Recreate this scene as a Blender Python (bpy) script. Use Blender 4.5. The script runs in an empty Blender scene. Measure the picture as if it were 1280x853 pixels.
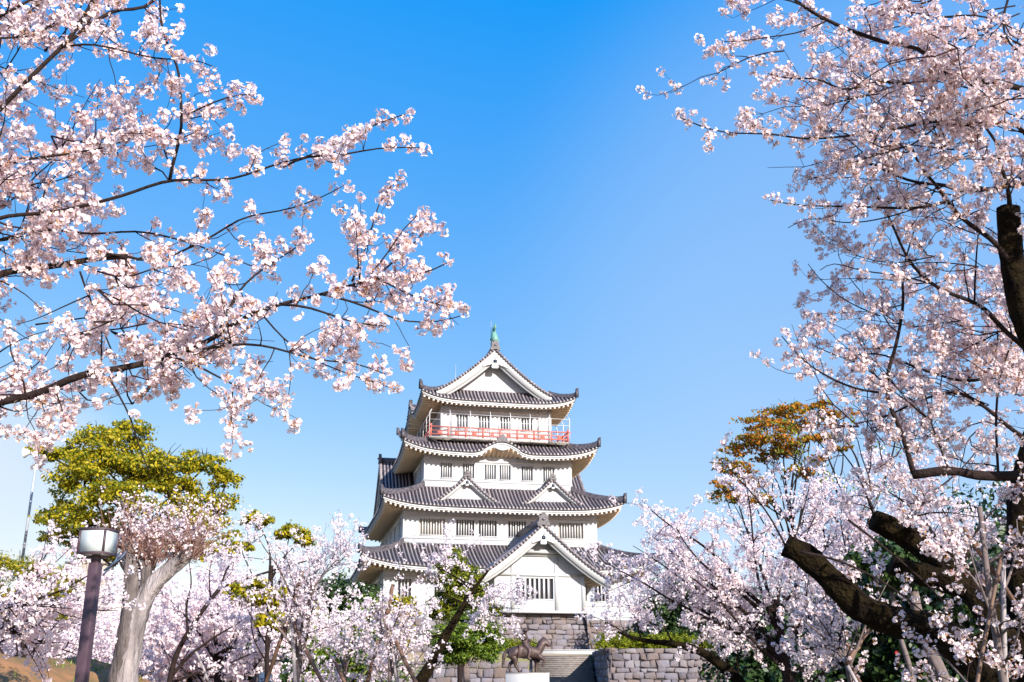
import bpy, math, random
import numpy as np
from mathutils import Vector

# ---------------------------------------------------------------- camera, sky, sun
SC = bpy.context.scene
COL = SC.collection
F_PX, PITCH, EYE = 1300.0, math.radians(17.9), 1.6      # photo 1280 px wide, focal length in those pixels
cam = bpy.data.cameras.new("camera")
cam.sensor_width = 36.0
cam.lens = 36.0 * F_PX / 1280.0
cam.clip_end = 6000
cam_o = bpy.data.objects.new("camera", cam)
COL.objects.link(cam_o)
cam_o.location = (0, 0, EYE)
cam_o.rotation_euler = (math.pi / 2 + PITCH, 0, 0)
SC.camera = cam_o

SUN_AZ, SUN_EL = math.radians(147), math.radians(24)     # clockwise from +Y
to_sun = Vector((math.sin(SUN_AZ) * math.cos(SUN_EL), math.cos(SUN_AZ) * math.cos(SUN_EL), math.sin(SUN_EL)))
W = bpy.data.worlds.new("World")
SC.world = W
W.use_nodes = True
nt = W.node_tree
nt.nodes.clear()
sky = nt.nodes.new("ShaderNodeTexSky")
sky.sky_type = 'NISHITA'
sky.sun_disc = False
sky.sun_elevation = SUN_EL
sky.sun_rotation = SUN_AZ
sky.air_density = 1.0
sky.dust_density = 0.3
sky.ozone_density = 2.0
gr = nt.nodes.new("ShaderNodeVectorMath")               # deep clear azure of the photograph's sky
gr.operation = 'MULTIPLY_ADD'
gr.inputs[1].default_value = (0.68, 0.40, 0.074)
gr.inputs[2].default_value = (-0.55, 0.617, 3.27)
gm = nt.nodes.new("ShaderNodeVectorMath")
gm.operation = 'MAXIMUM'
gm.inputs[1].default_value = (0.03, 0.2, 0.5)
bg = nt.nodes.new("ShaderNodeBackground")
bg.inputs["Strength"].default_value = 0.15
wo = nt.nodes.new("ShaderNodeOutputWorld")
nt.links.new(sky.outputs[0], gr.inputs[0])
nt.links.new(gr.outputs[0], gm.inputs[0])
# soft paler patch mixed into the sky to the right and a faint low cloud at the left, by direction in the sky
geo = nt.nodes.new("ShaderNodeTexCoord")


def node(kind, **kw):
    n_ = nt.nodes.new(kind)
    for k_, v_ in kw.items():
        setattr(n_, k_, v_)
    return n_


def veil(src, az, el, r_in, r_out, amount, col, scale):
    d_ = (math.sin(math.radians(az)) * math.cos(math.radians(el)), math.cos(math.radians(az)) * math.cos(math.radians(el)), math.sin(math.radians(el)))
    dt = node("ShaderNodeVectorMath", operation='DOT_PRODUCT')
    dt.inputs[1].default_value = d_
    nt.links.new(geo.outputs["Generated"], dt.inputs[0])
    mr = node("ShaderNodeMapRange", interpolation_type='SMOOTHERSTEP')
    mr.inputs["From Min"].default_value = math.cos(math.radians(r_out))
    mr.inputs["From Max"].default_value = math.cos(math.radians(r_in))
    mr.inputs["To Max"].default_value = amount
    nt.links.new(dt.outputs["Value"], mr.inputs["Value"])
    nz = node("ShaderNodeTexNoise")
    nz.inputs["Scale"].default_value = scale
    nz.inputs["Detail"].default_value = 3
    nt.links.new(geo.outputs["Generated"], nz.inputs["Vector"])
    nr_ = node("ShaderNodeMapRange")
    nr_.inputs["From Min"].default_value = 0.3
    nr_.inputs["From Max"].default_value = 0.65
    nr_.inputs["To Min"].default_value = 0.45
    nt.links.new(nz.outputs["Fac"], nr_.inputs["Value"])
    ml = node("ShaderNodeMath", operation='MULTIPLY')
    nt.links.new(mr.outputs[0], ml.inputs[0])
    nt.links.new(nr_.outputs[0], ml.inputs[1])
    mx = node("ShaderNodeMix", data_type='RGBA')
    nt.links.new(ml.outputs[0], mx.inputs[0])
    nt.links.new(src, mx.inputs[6])
    mx.inputs[7].default_value = (*col, 1)
    return mx.outputs[2]


c1 = veil(gm.outputs[0], 24, 18, 0, 27, 0.34, (2.2, 2.85, 3.63), 1.2)
c2 = veil(c1, -26, 8.5, 1, 7, 0.75, (2.9, 3.2, 3.6), 9.0)
nt.links.new(c2, bg.inputs["Color"])
nt.links.new(bg.outputs[0], wo.inputs["Surface"])

sl = bpy.data.lights.new("sun", 'SUN')
sl.energy = 4.7
sl.angle = math.radians(0.5)
sl.color = (1.0, 0.94, 0.86)
so = bpy.data.objects.new("sun", sl)
so.rotation_euler = to_sun.to_track_quat('Z', 'Y').to_euler()
so.location = (20, -20, 40)
COL.objects.link(so)

vs = SC.view_settings
vs.view_transform = 'Standard'
vs.look = 'None'
vs.gamma = 1
vs.use_curve_mapping = False
vs.exposure = 0.87
SC.cycles.use_denoising = True
SC.cycles.max_bounces = 14
SC.cycles.diffuse_bounces = 10
SC.cycles.transmission_bounces = 10
SC.cycles.transparent_max_bounces = 8

# ---------------------------------------------------------------- helpers
RNG = np.random.default_rng(7)
random.seed(7)


def at(px, py, Y):
    """point at world distance Y in the direction of a photo pixel"""
    x = (px - 640) / F_PX
    y = -(py - 426.5) / F_PX
    d = np.array([x, math.cos(PITCH) - y * math.sin(PITCH), math.sin(PITCH) + y * math.cos(PITCH)])
    return np.array([0, 0, EYE]) + d * (Y / d[1])


def unit(v):
    v = np.asarray(v, float)
    return v / (np.linalg.norm(v, axis=-1, keepdims=True) + 1e-9)


class MB:
    def __init__(self):
        self.V, self.F, self.n = [], [], 0

    def add(self, v, f, m=0):
        v = np.asarray(v, np.float32).reshape(-1, 3)
        f = np.asarray(f, np.int64)
        if f.ndim == 1:
            f = f[None]
        self.V.append(v)
        self.F.append((f + self.n, m))
        self.n += len(v)

    def box(self, lo, hi, m=0):
        x0, y0, z0 = lo
        x1, y1, z1 = hi
        v = [(x0, y0, z0), (x1, y0, z0), (x1, y1, z0), (x0, y1, z0), (x0, y0, z1), (x1, y0, z1), (x1, y1, z1), (x0, y1, z1)]
        self.add(v, [(0, 3, 2, 1), (4, 5, 6, 7), (0, 1, 5, 4), (1, 2, 6, 5), (2, 3, 7, 6), (3, 0, 4, 7)], m)

    def hexa(self, v, m=0):
        self.add(v, [(0, 3, 2, 1), (4, 5, 6, 7), (0, 1, 5, 4), (1, 2, 6, 5), (2, 3, 7, 6), (3, 0, 4, 7)], m)

    def beam(self, p, q, w, h, m=0, up=(0, 0, 1)):
        p, q = np.asarray(p, float), np.asarray(q, float)
        t = unit(q - p)
        s = unit(np.cross(t, up))
        u = np.cross(s, t)
        v = [e + s * a * w / 2 + u * b * h / 2 for e in (p, q) for a, b in ((-1, -1), (1, -1), (1, 1), (-1, 1))]
        self.add(v, [(0, 3, 2, 1), (4, 5, 6, 7), (0, 1, 5, 4), (1, 2, 6, 5), (2, 3, 7, 6), (3, 0, 4, 7)], m)

    def grid(self, P, m=0, flip=False):
        P = np.asarray(P)
        a, b = P.shape[:2]
        i = np.arange(a * b).reshape(a, b)
        f = np.stack([i[:-1, :-1], i[1:, :-1], i[1:, 1:], i[:-1, 1:]], -1).reshape(-1, 4)
        if flip:
            f = f[:, ::-1]
        self.add(P.reshape(-1, 3), f, m)

    def tube(self, pts, rad, sides=6, m=0, cap=True, lump=0.0):
        pts = np.asarray(pts, float)
        n = len(pts)
        rad = np.broadcast_to(np.asarray(rad, float), (n,))
        T = unit(np.gradient(pts, axis=0))
        d = unit(pts[-1] - pts[0])
        ref = np.array([0, 0, 1.0]) if abs(d[2]) < 0.75 else np.array([0.8, 0.6, 0])
        N = unit(np.cross(T, ref))
        B = np.cross(T, N)
        a = np.arange(sides) * 2 * math.pi / sides
        ring = pts[:, None] + rad[:, None, None] * (np.cos(a)[None, :, None] * N[:, None] + np.sin(a)[None, :, None] * B[:, None])
        if lump:                                            # knots and ridges of old wood
            ph = RNG.uniform(0, 6.28, (7, 2))
            u = np.arange(n)[:, None]
            k_ = sum(np.sin(a[None] * (1 + q) + u * (0.12 + 0.11 * q) * (1 if q % 2 else -1) + ph[q, 0]) / (1 + 0.5 * q) for q in range(7))
            k_ = k_ + 0.8 * np.maximum(0, np.sin(a[None] * 2 + u * 0.21 + ph[0, 1]) * np.sin(u * 0.33 + ph[1, 1])) ** 3 + RNG.normal(size=(n, sides)) * 0.35
            ring = pts[:, None] + (ring - pts[:, None]) * (1 + lump * k_)[..., None]
        i = np.arange(n * sides).reshape(n, sides)
        j = np.roll(i, -1, 1)
        f = np.stack([i[:-1], j[:-1], j[1:], i[1:]], -1).reshape(-1, 4)
        base = self.n
        self.add(ring.reshape(-1, 3), f, m)
        if cap:
            self.F.append((np.array([i[-1] + base]), m))
            self.F.append((np.array([i[0][::-1] + base]), m))

    def lathe(self, c, prof, sides=16, m=0):
        a = np.arange(sides) * 2 * math.pi / sides
        P = np.array([[(c[0] + r * math.cos(t), c[1] + r * math.sin(t), c[2] + z) for t in a] for r, z in prof])
        i = np.arange(len(prof) * sides).reshape(len(prof), sides)
        j = np.roll(i, -1, 1)
        self.add(P.reshape(-1, 3), np.stack([i[:-1], j[:-1], j[1:], i[1:]], -1).reshape(-1, 4), m)

    def build(self, name, mats, parent=None, smooth=False):
        me = bpy.data.meshes.new(name)
        V = np.concatenate(self.V).astype(np.float32)
        me.vertices.add(len(V))
        me.vertices.foreach_set("co", V.ravel())
        tot = np.concatenate([np.full(len(f), f.shape[1]) for f, m in self.F])
        mi = np.concatenate([np.full(len(f), m) for f, m in self.F])
        lp = np.concatenate([f.ravel() for f, m in self.F])
        me.loops.add(len(lp))
        me.loops.foreach_set("vertex_index", lp.astype(np.int32))
        me.polygons.add(len(tot))
        st = np.concatenate([[0], np.cumsum(tot)[:-1]])
        me.polygons.foreach_set("loop_start", st.astype(np.int32))
        me.polygons.foreach_set("material_index", mi.astype(np.int32))
        if smooth:
            me.polygons.foreach_set("use_smooth", np.ones(len(tot), bool))
        if not isinstance(mats, (list, tuple)):
            mats = [mats]
        for m in mats:
            me.materials.append(m)
        me.update(calc_edges=True)
        o = bpy.data.objects.new(name, me)
        COL.objects.link(o)
        if parent:
            o.parent = parent
        return o


def tag(o, label=None, cat=None, group=None, kind=None):
    for k, v in (("label", label), ("category", cat), ("group", group), ("kind", kind)):
        if v:
            o[k] = v
    return o


def empty(name, loc=(0, 0, 0), rz=0, **k):
    o = bpy.data.objects.new(name, None)
    o.empty_display_size = 0.3
    o.location = loc
    o.rotation_euler = (0, 0, rz)
    COL.objects.link(o)
    return tag(o, **k)


# ---------------------------------------------------------------- materials
def mat(name, col, rough=0.7, noise=0.0, scale=5.0, bump=0.0, bscale=20.0, island=None, metal=0.0, col2=None, translucent=0.0, tcol=None, spec=0.5, detail=4.0, stretch=None):
    m = bpy.data.materials.new(name)
    m.use_nodes = True
    n, l = m.node_tree.nodes, m.node_tree.links
    p = n["Principled BSDF"]
    p.inputs["Roughness"].default_value = rough
    p.inputs["Metallic"].default_value = metal
    p.inputs["Specular IOR Level"].default_value = spec
    p.inputs["Base Color"].default_value = (*col, 1)
    src = None
    if island:                                        # list of colours, one picked for every separate piece
        g = n.new("ShaderNodeNewGeometry")
        r = n.new("ShaderNodeValToRGB")
        els = r.color_ramp.elements
        while len(els) < len(island):
            els.new(0.5)
        for i, c in enumerate(island):
            els[i].position = i / max(1, len(island) - 1)
            els[i].color = (*c, 1)
        l.new(g.outputs["Random Per Island"], r.inputs[0])
        src = r.outputs[0]
    if noise > 0:
        tc = n.new("ShaderNodeTexCoord")
        tx = n.new("ShaderNodeTexNoise")
        tx.inputs["Scale"].default_value = scale
        tx.inputs["Detail"].default_value = detail
        if stretch:
            mp_ = n.new("ShaderNodeMapping")
            mp_.inputs["Scale"].default_value = stretch
            l.new(tc.outputs["Object"], mp_.inputs["Vector"])
            l.new(mp_.outputs[0], tx.inputs["Vector"])
        else:
            l.new(tc.outputs["Object"], tx.inputs["Vector"])
        rr = n.new("ShaderNodeValToRGB")
        rr.color_ramp.elements[0].position = 0.35
        rr.color_ramp.elements[1].position = 0.68
        l.new(tx.outputs["Fac"], rr.inputs[0])
        mx = n.new("ShaderNodeMix")
        mx.data_type = 'RGBA'
        c2 = col2 or tuple(c * (1 - noise) for c in col)
        mf = n.new("ShaderNodeMath")
        mf.operation = 'MULTIPLY'
        mf.inputs[1].default_value = noise if col2 else 1.0
        l.new(rr.outputs[0], mf.inputs[0])
        l.new(mf.outputs[0], mx.inputs[0])
        if src:
            l.new(src, mx.inputs[6])
        else:
            mx.inputs[6].default_value = (*col, 1)
        mx.inputs[7].default_value = (*c2, 1)
        src = mx.outputs[2]
    if src:
        l.new(src, p.inputs["Base Color"])
    if bump > 0:
        tc = n.new("ShaderNodeTexCoord")
        tb = n.new("ShaderNodeTexNoise")
        tb.inputs["Scale"].default_value = bscale
        tb.inputs["Detail"].default_value = 5
        if stretch:
            mp2 = n.new("ShaderNodeMapping")
            mp2.inputs["Scale"].default_value = stretch
            l.new(tc.outputs["Object"], mp2.inputs["Vector"])
            l.new(mp2.outputs[0], tb.inputs["Vector"])
        else:
            l.new(tc.outputs["Object"], tb.inputs["Vector"])
        b = n.new("ShaderNodeBump")
        b.inputs["Strength"].default_value = bump
        b.inputs["Distance"].default_value = 0.03 if bump < 0.95 else 0.09
        l.new(tb.outputs["Fac"], b.inputs["Height"])
        l.new(b.outputs[0], p.inputs["Normal"])
    if translucent > 0:
        t = n.new("ShaderNodeBsdfTranslucent")
        t.inputs["Color"].default_value = (*(tcol or col), 1)
        if src and not tcol:
            l.new(src, t.inputs["Color"])
        ms = n.new("ShaderNodeMixShader")
        ms.inputs[0].default_value = translucent
        l.new(p.outputs[0], ms.inputs[1])
        l.new(t.outputs[0], ms.inputs[2])
        l.new(ms.outputs[0], n["Material Output"].inputs["Surface"])
    return m


M = {}
M['plaster'] = mat('plaster', (0.455, 0.47, 0.50), 0.8, noise=0.8, scale=1.0, col2=(0.37, 0.375, 0.385), bump=0.05, bscale=8, stretch=(1.6, 1.6, 0.16), detail=7)
M['trim'] = mat('white_trim', (0.48, 0.49, 0.505), 0.7, noise=0.6, scale=2.5, col2=(0.50, 0.49, 0.48))
M['soffit'] = mat('soffit_bounce', (0.70, 0.52, 0.34), 0.8)  # warm bounced light under the eaves is put into this cream colour
M['tile'] = mat('tile_pan', (0.008, 0.007, 0.012), 0.7, noise=0.7, scale=0.9, col2=(0.034, 0.028, 0.036))
M['rib'] = mat('tile_roll', (0.36, 0.32, 0.34), 0.5, island=[(0.15, 0.125, 0.14), (0.235, 0.20, 0.212), (0.32, 0.275, 0.275)])
M['ridge'] = mat('ridge_tile', (0.035, 0.03, 0.04), 0.55, noise=0.7, scale=5, col2=(0.16, 0.14, 0.15))
M['pane'] = mat('dark_pane', (0.02, 0.03, 0.05), 0.15)
M['paneb'] = mat('pale_pane', (0.22, 0.25, 0.30), 0.3)
M['shutter'] = mat('shutter', (0.42, 0.37, 0.30), 0.7)
M['red'] = mat('red_lacquer', (0.48, 0.13, 0.10), 0.55)
M['steel'] = mat('pale_steel', (0.68, 0.66, 0.66), 0.4)
M['verdigris'] = mat('verdigris', (0.10, 0.26, 0.21), 0.5, noise=0.6, scale=4, col2=(0.22, 0.40, 0.33))
M['balc'] = mat('balcony_slab', (0.45, 0.41, 0.38), 0.8)
M['stone'] = mat('field_stone', (0.3, 0.28, 0.28), 0.85, noise=0.6, scale=0.9, col2=(0.17, 0.11, 0.075), bump=1.0, bscale=4,
                 island=[(0.072, 0.068, 0.088), (0.142, 0.133, 0.165), (0.185, 0.176, 0.21), (0.125, 0.10, 0.10), (0.22, 0.205, 0.23), (0.10, 0.095, 0.12)])
M['mortar'] = mat('joint', (0.035, 0.03, 0.032), 0.95)
M['step'] = mat('step_stone', (0.22, 0.19, 0.175), 0.9, noise=0.8, scale=3, col2=(0.13, 0.11, 0.10), bump=0.3, bscale=12)
M['concrete'] = mat('pale_concrete', (0.50, 0.49, 0.49), 0.85, noise=0.5, scale=2, col2=(0.41, 0.40, 0.40))
M['bronze'] = mat('bronze', (0.055, 0.032, 0.030), 0.55, metal=0.3, noise=0.6, scale=6, col2=(0.13, 0.085, 0.075))
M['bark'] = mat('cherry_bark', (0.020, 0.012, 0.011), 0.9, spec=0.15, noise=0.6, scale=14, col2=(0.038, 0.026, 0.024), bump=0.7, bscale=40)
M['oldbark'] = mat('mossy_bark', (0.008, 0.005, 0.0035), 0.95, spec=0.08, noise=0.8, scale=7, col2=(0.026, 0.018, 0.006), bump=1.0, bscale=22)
M['twig'] = mat('twig_bark', (0.024, 0.012, 0.012), 0.8, spec=0.15)
M['palebark'] = mat('pale_bark', (0.38, 0.33, 0.325), 0.9, noise=0.85, scale=2.2, col2=(0.05, 0.04, 0.038), bump=1.0, bscale=9, stretch=(2.2, 2.2, 0.45), detail=7)
M['darkside'] = mat('dark_bark', (0.06, 0.048, 0.045), 0.95, noise=0.85, scale=3.0, col2=(0.22, 0.18, 0.17), bump=1.0, bscale=10, stretch=(2.2, 2.2, 0.5), detail=7)  # darker bark tone for the pollard's left limb and inner fork
M['youngbark'] = mat('young_bark', (0.13, 0.095, 0.09), 0.85, noise=0.5, scale=12, col2=(0.20, 0.16, 0.15))
M['shoot'] = mat('brown_shoot', (0.26, 0.14, 0.11), 0.8)
M['petal'] = mat('petal', (0.85, 0.72, 0.76), 0.6, island=[(0.94, 0.75, 0.78), (0.97, 0.85, 0.86), (0.98, 0.91, 0.90)], translucent=0.42, spec=0.2)
M['heart'] = mat('flower_heart', (0.78, 0.36, 0.40), 0.6, spec=0.2)
M['calyx'] = mat('calyx', (0.20, 0.07, 0.05), 0.7, island=[(0.30, 0.09, 0.08), (0.36, 0.20, 0.07), (0.50, 0.27, 0.12)], spec=0.2)
M['sprout'] = mat('sprout', (0.28, 0.30, 0.04), 0.6, translucent=0.35, spec=0.2)
M['leafy'] = mat('leaf_yellowgreen', (0.1, 0.12, 0.02), 0.55, island=[(0.06, 0.10, 0.012), (0.20, 0.22, 0.012), (0.48, 0.39, 0.015), (0.62, 0.48, 0.02), (0.14, 0.18, 0.012)], translucent=0.42, spec=0.3)
M['leafg'] = mat('leaf_green', (0.05, 0.1, 0.02), 0.5, island=[(0.03, 0.07, 0.012), (0.10, 0.17, 0.015), (0.24, 0.28, 0.02)], translucent=0.2, spec=0.3)
M['leafc'] = mat('leaf_conifer', (0.1, 0.12, 0.02), 0.55, island=[(0.03, 0.06, 0.012), (0.10, 0.14, 0.015), (0.30, 0.29, 0.02), (0.06, 0.10, 0.012)], translucent=0.25, spec=0.3)
M['hedge'] = mat('leaf_hedge', (0.1, 0.12, 0.02), 0.55, island=[(0.05, 0.09, 0.012), (0.20, 0.24, 0.015), (0.34, 0.34, 0.02), (0.10, 0.15, 0.012)], translucent=0.3, spec=0.2)
M['leafd'] = mat('leaf_dark', (0.03, 0.06, 0.02), 0.45, island=[(0.012, 0.03, 0.01), (0.03, 0.065, 0.016), (0.06, 0.10, 0.02)], translucent=0.15, spec=0.4)
M['leafo'] = mat('leaf_orange', (0.3, 0.12, 0.02), 0.6, island=[(0.28, 0.09, 0.02), (0.58, 0.20, 0.02), (0.60, 0.28, 0.02), (0.20, 0.22, 0.03), (0.10, 0.14, 0.02)], translucent=0.4, spec=0.2)
M['camellia'] = mat('red_flower', (0.5, 0.03, 0.04), 0.6)
M['lampwood'] = mat('lamp_brown', (0.075, 0.042, 0.058), 0.5, noise=0.6, scale=14, col2=(0.05, 0.028, 0.036), bump=0.15, bscale=60)
M['lampglass'] = mat('opal_glass', (0.88, 0.92, 0.92), 0.3, noise=0.4, scale=3, col2=(0.80, 0.86, 0.86), translucent=0.5)
M['lampbounce'] = mat('bounce_white', (0.9, 0.9, 0.9), 0.5)
M['bamboo'] = mat('brown_pole', (0.15, 0.085, 0.055), 0.7, noise=0.6, scale=9, col2=(0.09, 0.05, 0.035))
M['palepole'] = mat('pale_pole', (0.36, 0.32, 0.32), 0.7, noise=0.6, scale=8, col2=(0.24, 0.20, 0.20))
M['greysteel'] = mat('grey_steel', (0.42, 0.45, 0.50), 0.45, metal=0.2)
M['bluepanel'] = mat('blue_panel', (0.05, 0.08, 0.14), 0.5)
M['greypanel'] = mat('grey_panel', (0.13, 0.11, 0.115), 0.7, noise=0.4, scale=3)
M['beige'] = mat('beige_wall', (0.36, 0.31, 0.26), 0.8)
M['earth'] = mat('earth', (0.34, 0.155, 0.06), 0.95, noise=0.8, scale=2.4, col2=(0.13, 0.10, 0.03), bump=0.8, bscale=6)
M['ground'] = mat('park_ground', (0.22, 0.17, 0.12), 0.95, noise=0.9, scale=0.25, col2=(0.11, 0.13, 0.04), bump=0.4, bscale=3)
M['grass'] = mat('grass_blade', (0.1, 0.16, 0.02), 0.6, island=[(0.08, 0.14, 0.02), (0.16, 0.2, 0.03), (0.2, 0.17, 0.06)], translucent=0.2)

# ---------------------------------------------------------------- ground
g = MB()
xs = np.concatenate([[-4000, -800, -200], np.linspace(-60, 60, 41), [200, 800, 4000]])
ys = np.concatenate([[-300, -60], np.linspace(-10, 75, 30), [77, 140, 400, 1200, 5000]])
Z = np.zeros((len(xs), len(ys)))
g.grid(np.stack([np.repeat(xs[:, None], len(ys), 1), np.repeat(ys[None], len(xs), 0), Z], -1))
tag(g.build('ground', M['ground']), kind='structure')
# raised terrace that carries the castle, behind the retaining walls
g = MB()
pts = [(-70, 82.6), (1.7, 82.6), (1.7, 86.2), (6.95, 86.2), (6.95, 76.7), (70, 76.7), (70, 170), (-70, 170)]
n = len(pts)
v = [(x, y, 0.02) for x, y in pts] + [(x, y, 3.3) for x, y in pts]
g.add(v, [[i, (i + 1) % n, (i + 1) % n + n, i + n] for i in range(n)])
g.F.append((np.array([list(range(n, 2 * n))]), 0))
tag(g.build('terrace', M['ground']), kind='structure')
# earth bank at lower left
g = MB()
bx = np.linspace(-16, -3.2, 60)
by = np.linspace(11, 30, 60)
X, Y = np.meshgrid(bx, by, indexing='ij')
hgt = 1.95 * np.exp(-((X + 10.5) / 4.4) ** 4) * np.exp(-((Y - 20) / 6.5) ** 4)
hgt += (0.12 * np.sin(X * 1.7 + 1) * np.sin(Y * 1.3) + 0.05 * np.sin(X * 5.1) * np.cos(Y * 4.3)) * np.minimum(1, hgt)
g.grid(np.stack([X, Y, hgt - 0.02], -1), flip=False)
tag(g.build('earth_bank', M['earth'], smooth=True), kind='structure')


def bank_h(x, y):
    return 1.95 * math.exp(-((x + 10.5) / 4.4) ** 4) * math.exp(-((y - 20) / 6.5) ** 4)


# ---------------------------------------------------------------- castle
TH = math.radians(12)
CO = Vector((-1.1575, 101.0, 0))
castle = empty('castle', CO, TH, label='white five tiered Japanese castle keep with grey tiled roofs on the stone base', cat='castle')
U0, VC = 0.18, 11.85


def side_map(k, u0=U0, vc=VC):
    if k == 0:
        return lambda a, o, z: (u0 + a, vc - o, z)
    if k == 1:
        return lambda a, o, z: (u0 + o, vc + a, z)
    if k == 2:
        return lambda a, o, z: (u0 - a, vc + o, z)
    return lambda a, o, z: (u0 - o, vc - a, z)


def wall_face(mb, S, a0, a1, o, z0, z1, rects=(), depth=0.3, m=0):
    xs = sorted({a0, a1, *[r[0] for r in rects], *[r[1] for r in rects]})
    zs = sorted({z0, z1, *[r[2] for r in rects], *[r[3] for r in rects]})
    for i in range(len(xs) - 1):
        for j in range(len(zs) - 1):
            cx, cz = (xs[i] + xs[i + 1]) / 2, (zs[j] + zs[j + 1]) / 2
            if any(r[0] < cx < r[1] and r[2] < cz < r[3] for r in rects):
                continue
            mb.add([S(xs[i], o, zs[j]), S(xs[i + 1], o, zs[j]), S(xs[i + 1], o, zs[j + 1]), S(xs[i], o, zs[j + 1])], [0, 1, 2, 3], m)
    for x0, x1, y0, y1 in rects:
        q = [(x0, y0), (x1, y0), (x1, y1), (x0, y1)]
        for i in range(4):
            (a, b), (c, d) = q[i], q[(i + 1) % 4]
            mb.add([S(a, o, b), S(a, o - depth, b), S(c, o - depth, d), S(c, o, d)], [0, 1, 2, 3], m)


def sbox(mb, S, a0, a1, o0, o1, z0, z1, m=0):
    mb.hexa([S(a0, o0, z0), S(a1, o0, z0), S(a1, o1, z0), S(a0, o1, z0), S(a0, o0, z1), S(a1, o0, z1), S(a1, o1, z1), S(a0, o1, z1)], m)


def window(S, r, o, nbar, pane, bar=0.115, depth=0.3):
    a0, a1, z0, z1 = r
    mb = MB()
    d = o - depth + 0.004
    mb.add([S(a0, d, z0), S(a1, d, z0), S(a1, d, z1), S(a0, d, z1)], [0, 1, 2, 3])
    w = mb.build('window', M[pane], castle)
    mb = MB()
    for i in range(nbar):
        c = a0 + (a1 - a0) * (i + 1) / (nbar + 1)
        sbox(mb, S, c - bar / 2, c + bar / 2, o - 0.17, o - 0.05, z0, z1)
    sbox(mb, S, a0 - 0.06, a1 + 0.06, o, o + 0.05, z0 - 0.09, z0 - 0.003)
    mb.build('lattice', M['trim'], w)


def storey(hu, v0, z0, z1, fronts, sides, belts, name='storey_wall'):
    """four walls; fronts/sides: window tuples (a0,a1,z0,z1,bars,pane)"""
    hv = VC - v0
    mb = MB()
    for k in range(4):
        S = side_map(k)
        half, o = (hu, hv) if k % 2 == 0 else (hv, hu)
        ws = fronts if k % 2 == 0 else sides
        wall_face(mb, S, -half, half, o, z0, z1, [w[:4] for w in ws])
        for zb, hb, pb in belts:
            sbox(mb, S, -half - pb + 0.002, half + pb - 0.002, o - 0.02, o + pb, zb - hb / 2, zb + hb / 2, 1)
        if k in (0, 3, 1):
            for w in ws:
                window(S, w[:4], o, w[4], w[5])
    return mb.build(name, [M['plaster'], M['trim']], castle)


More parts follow.
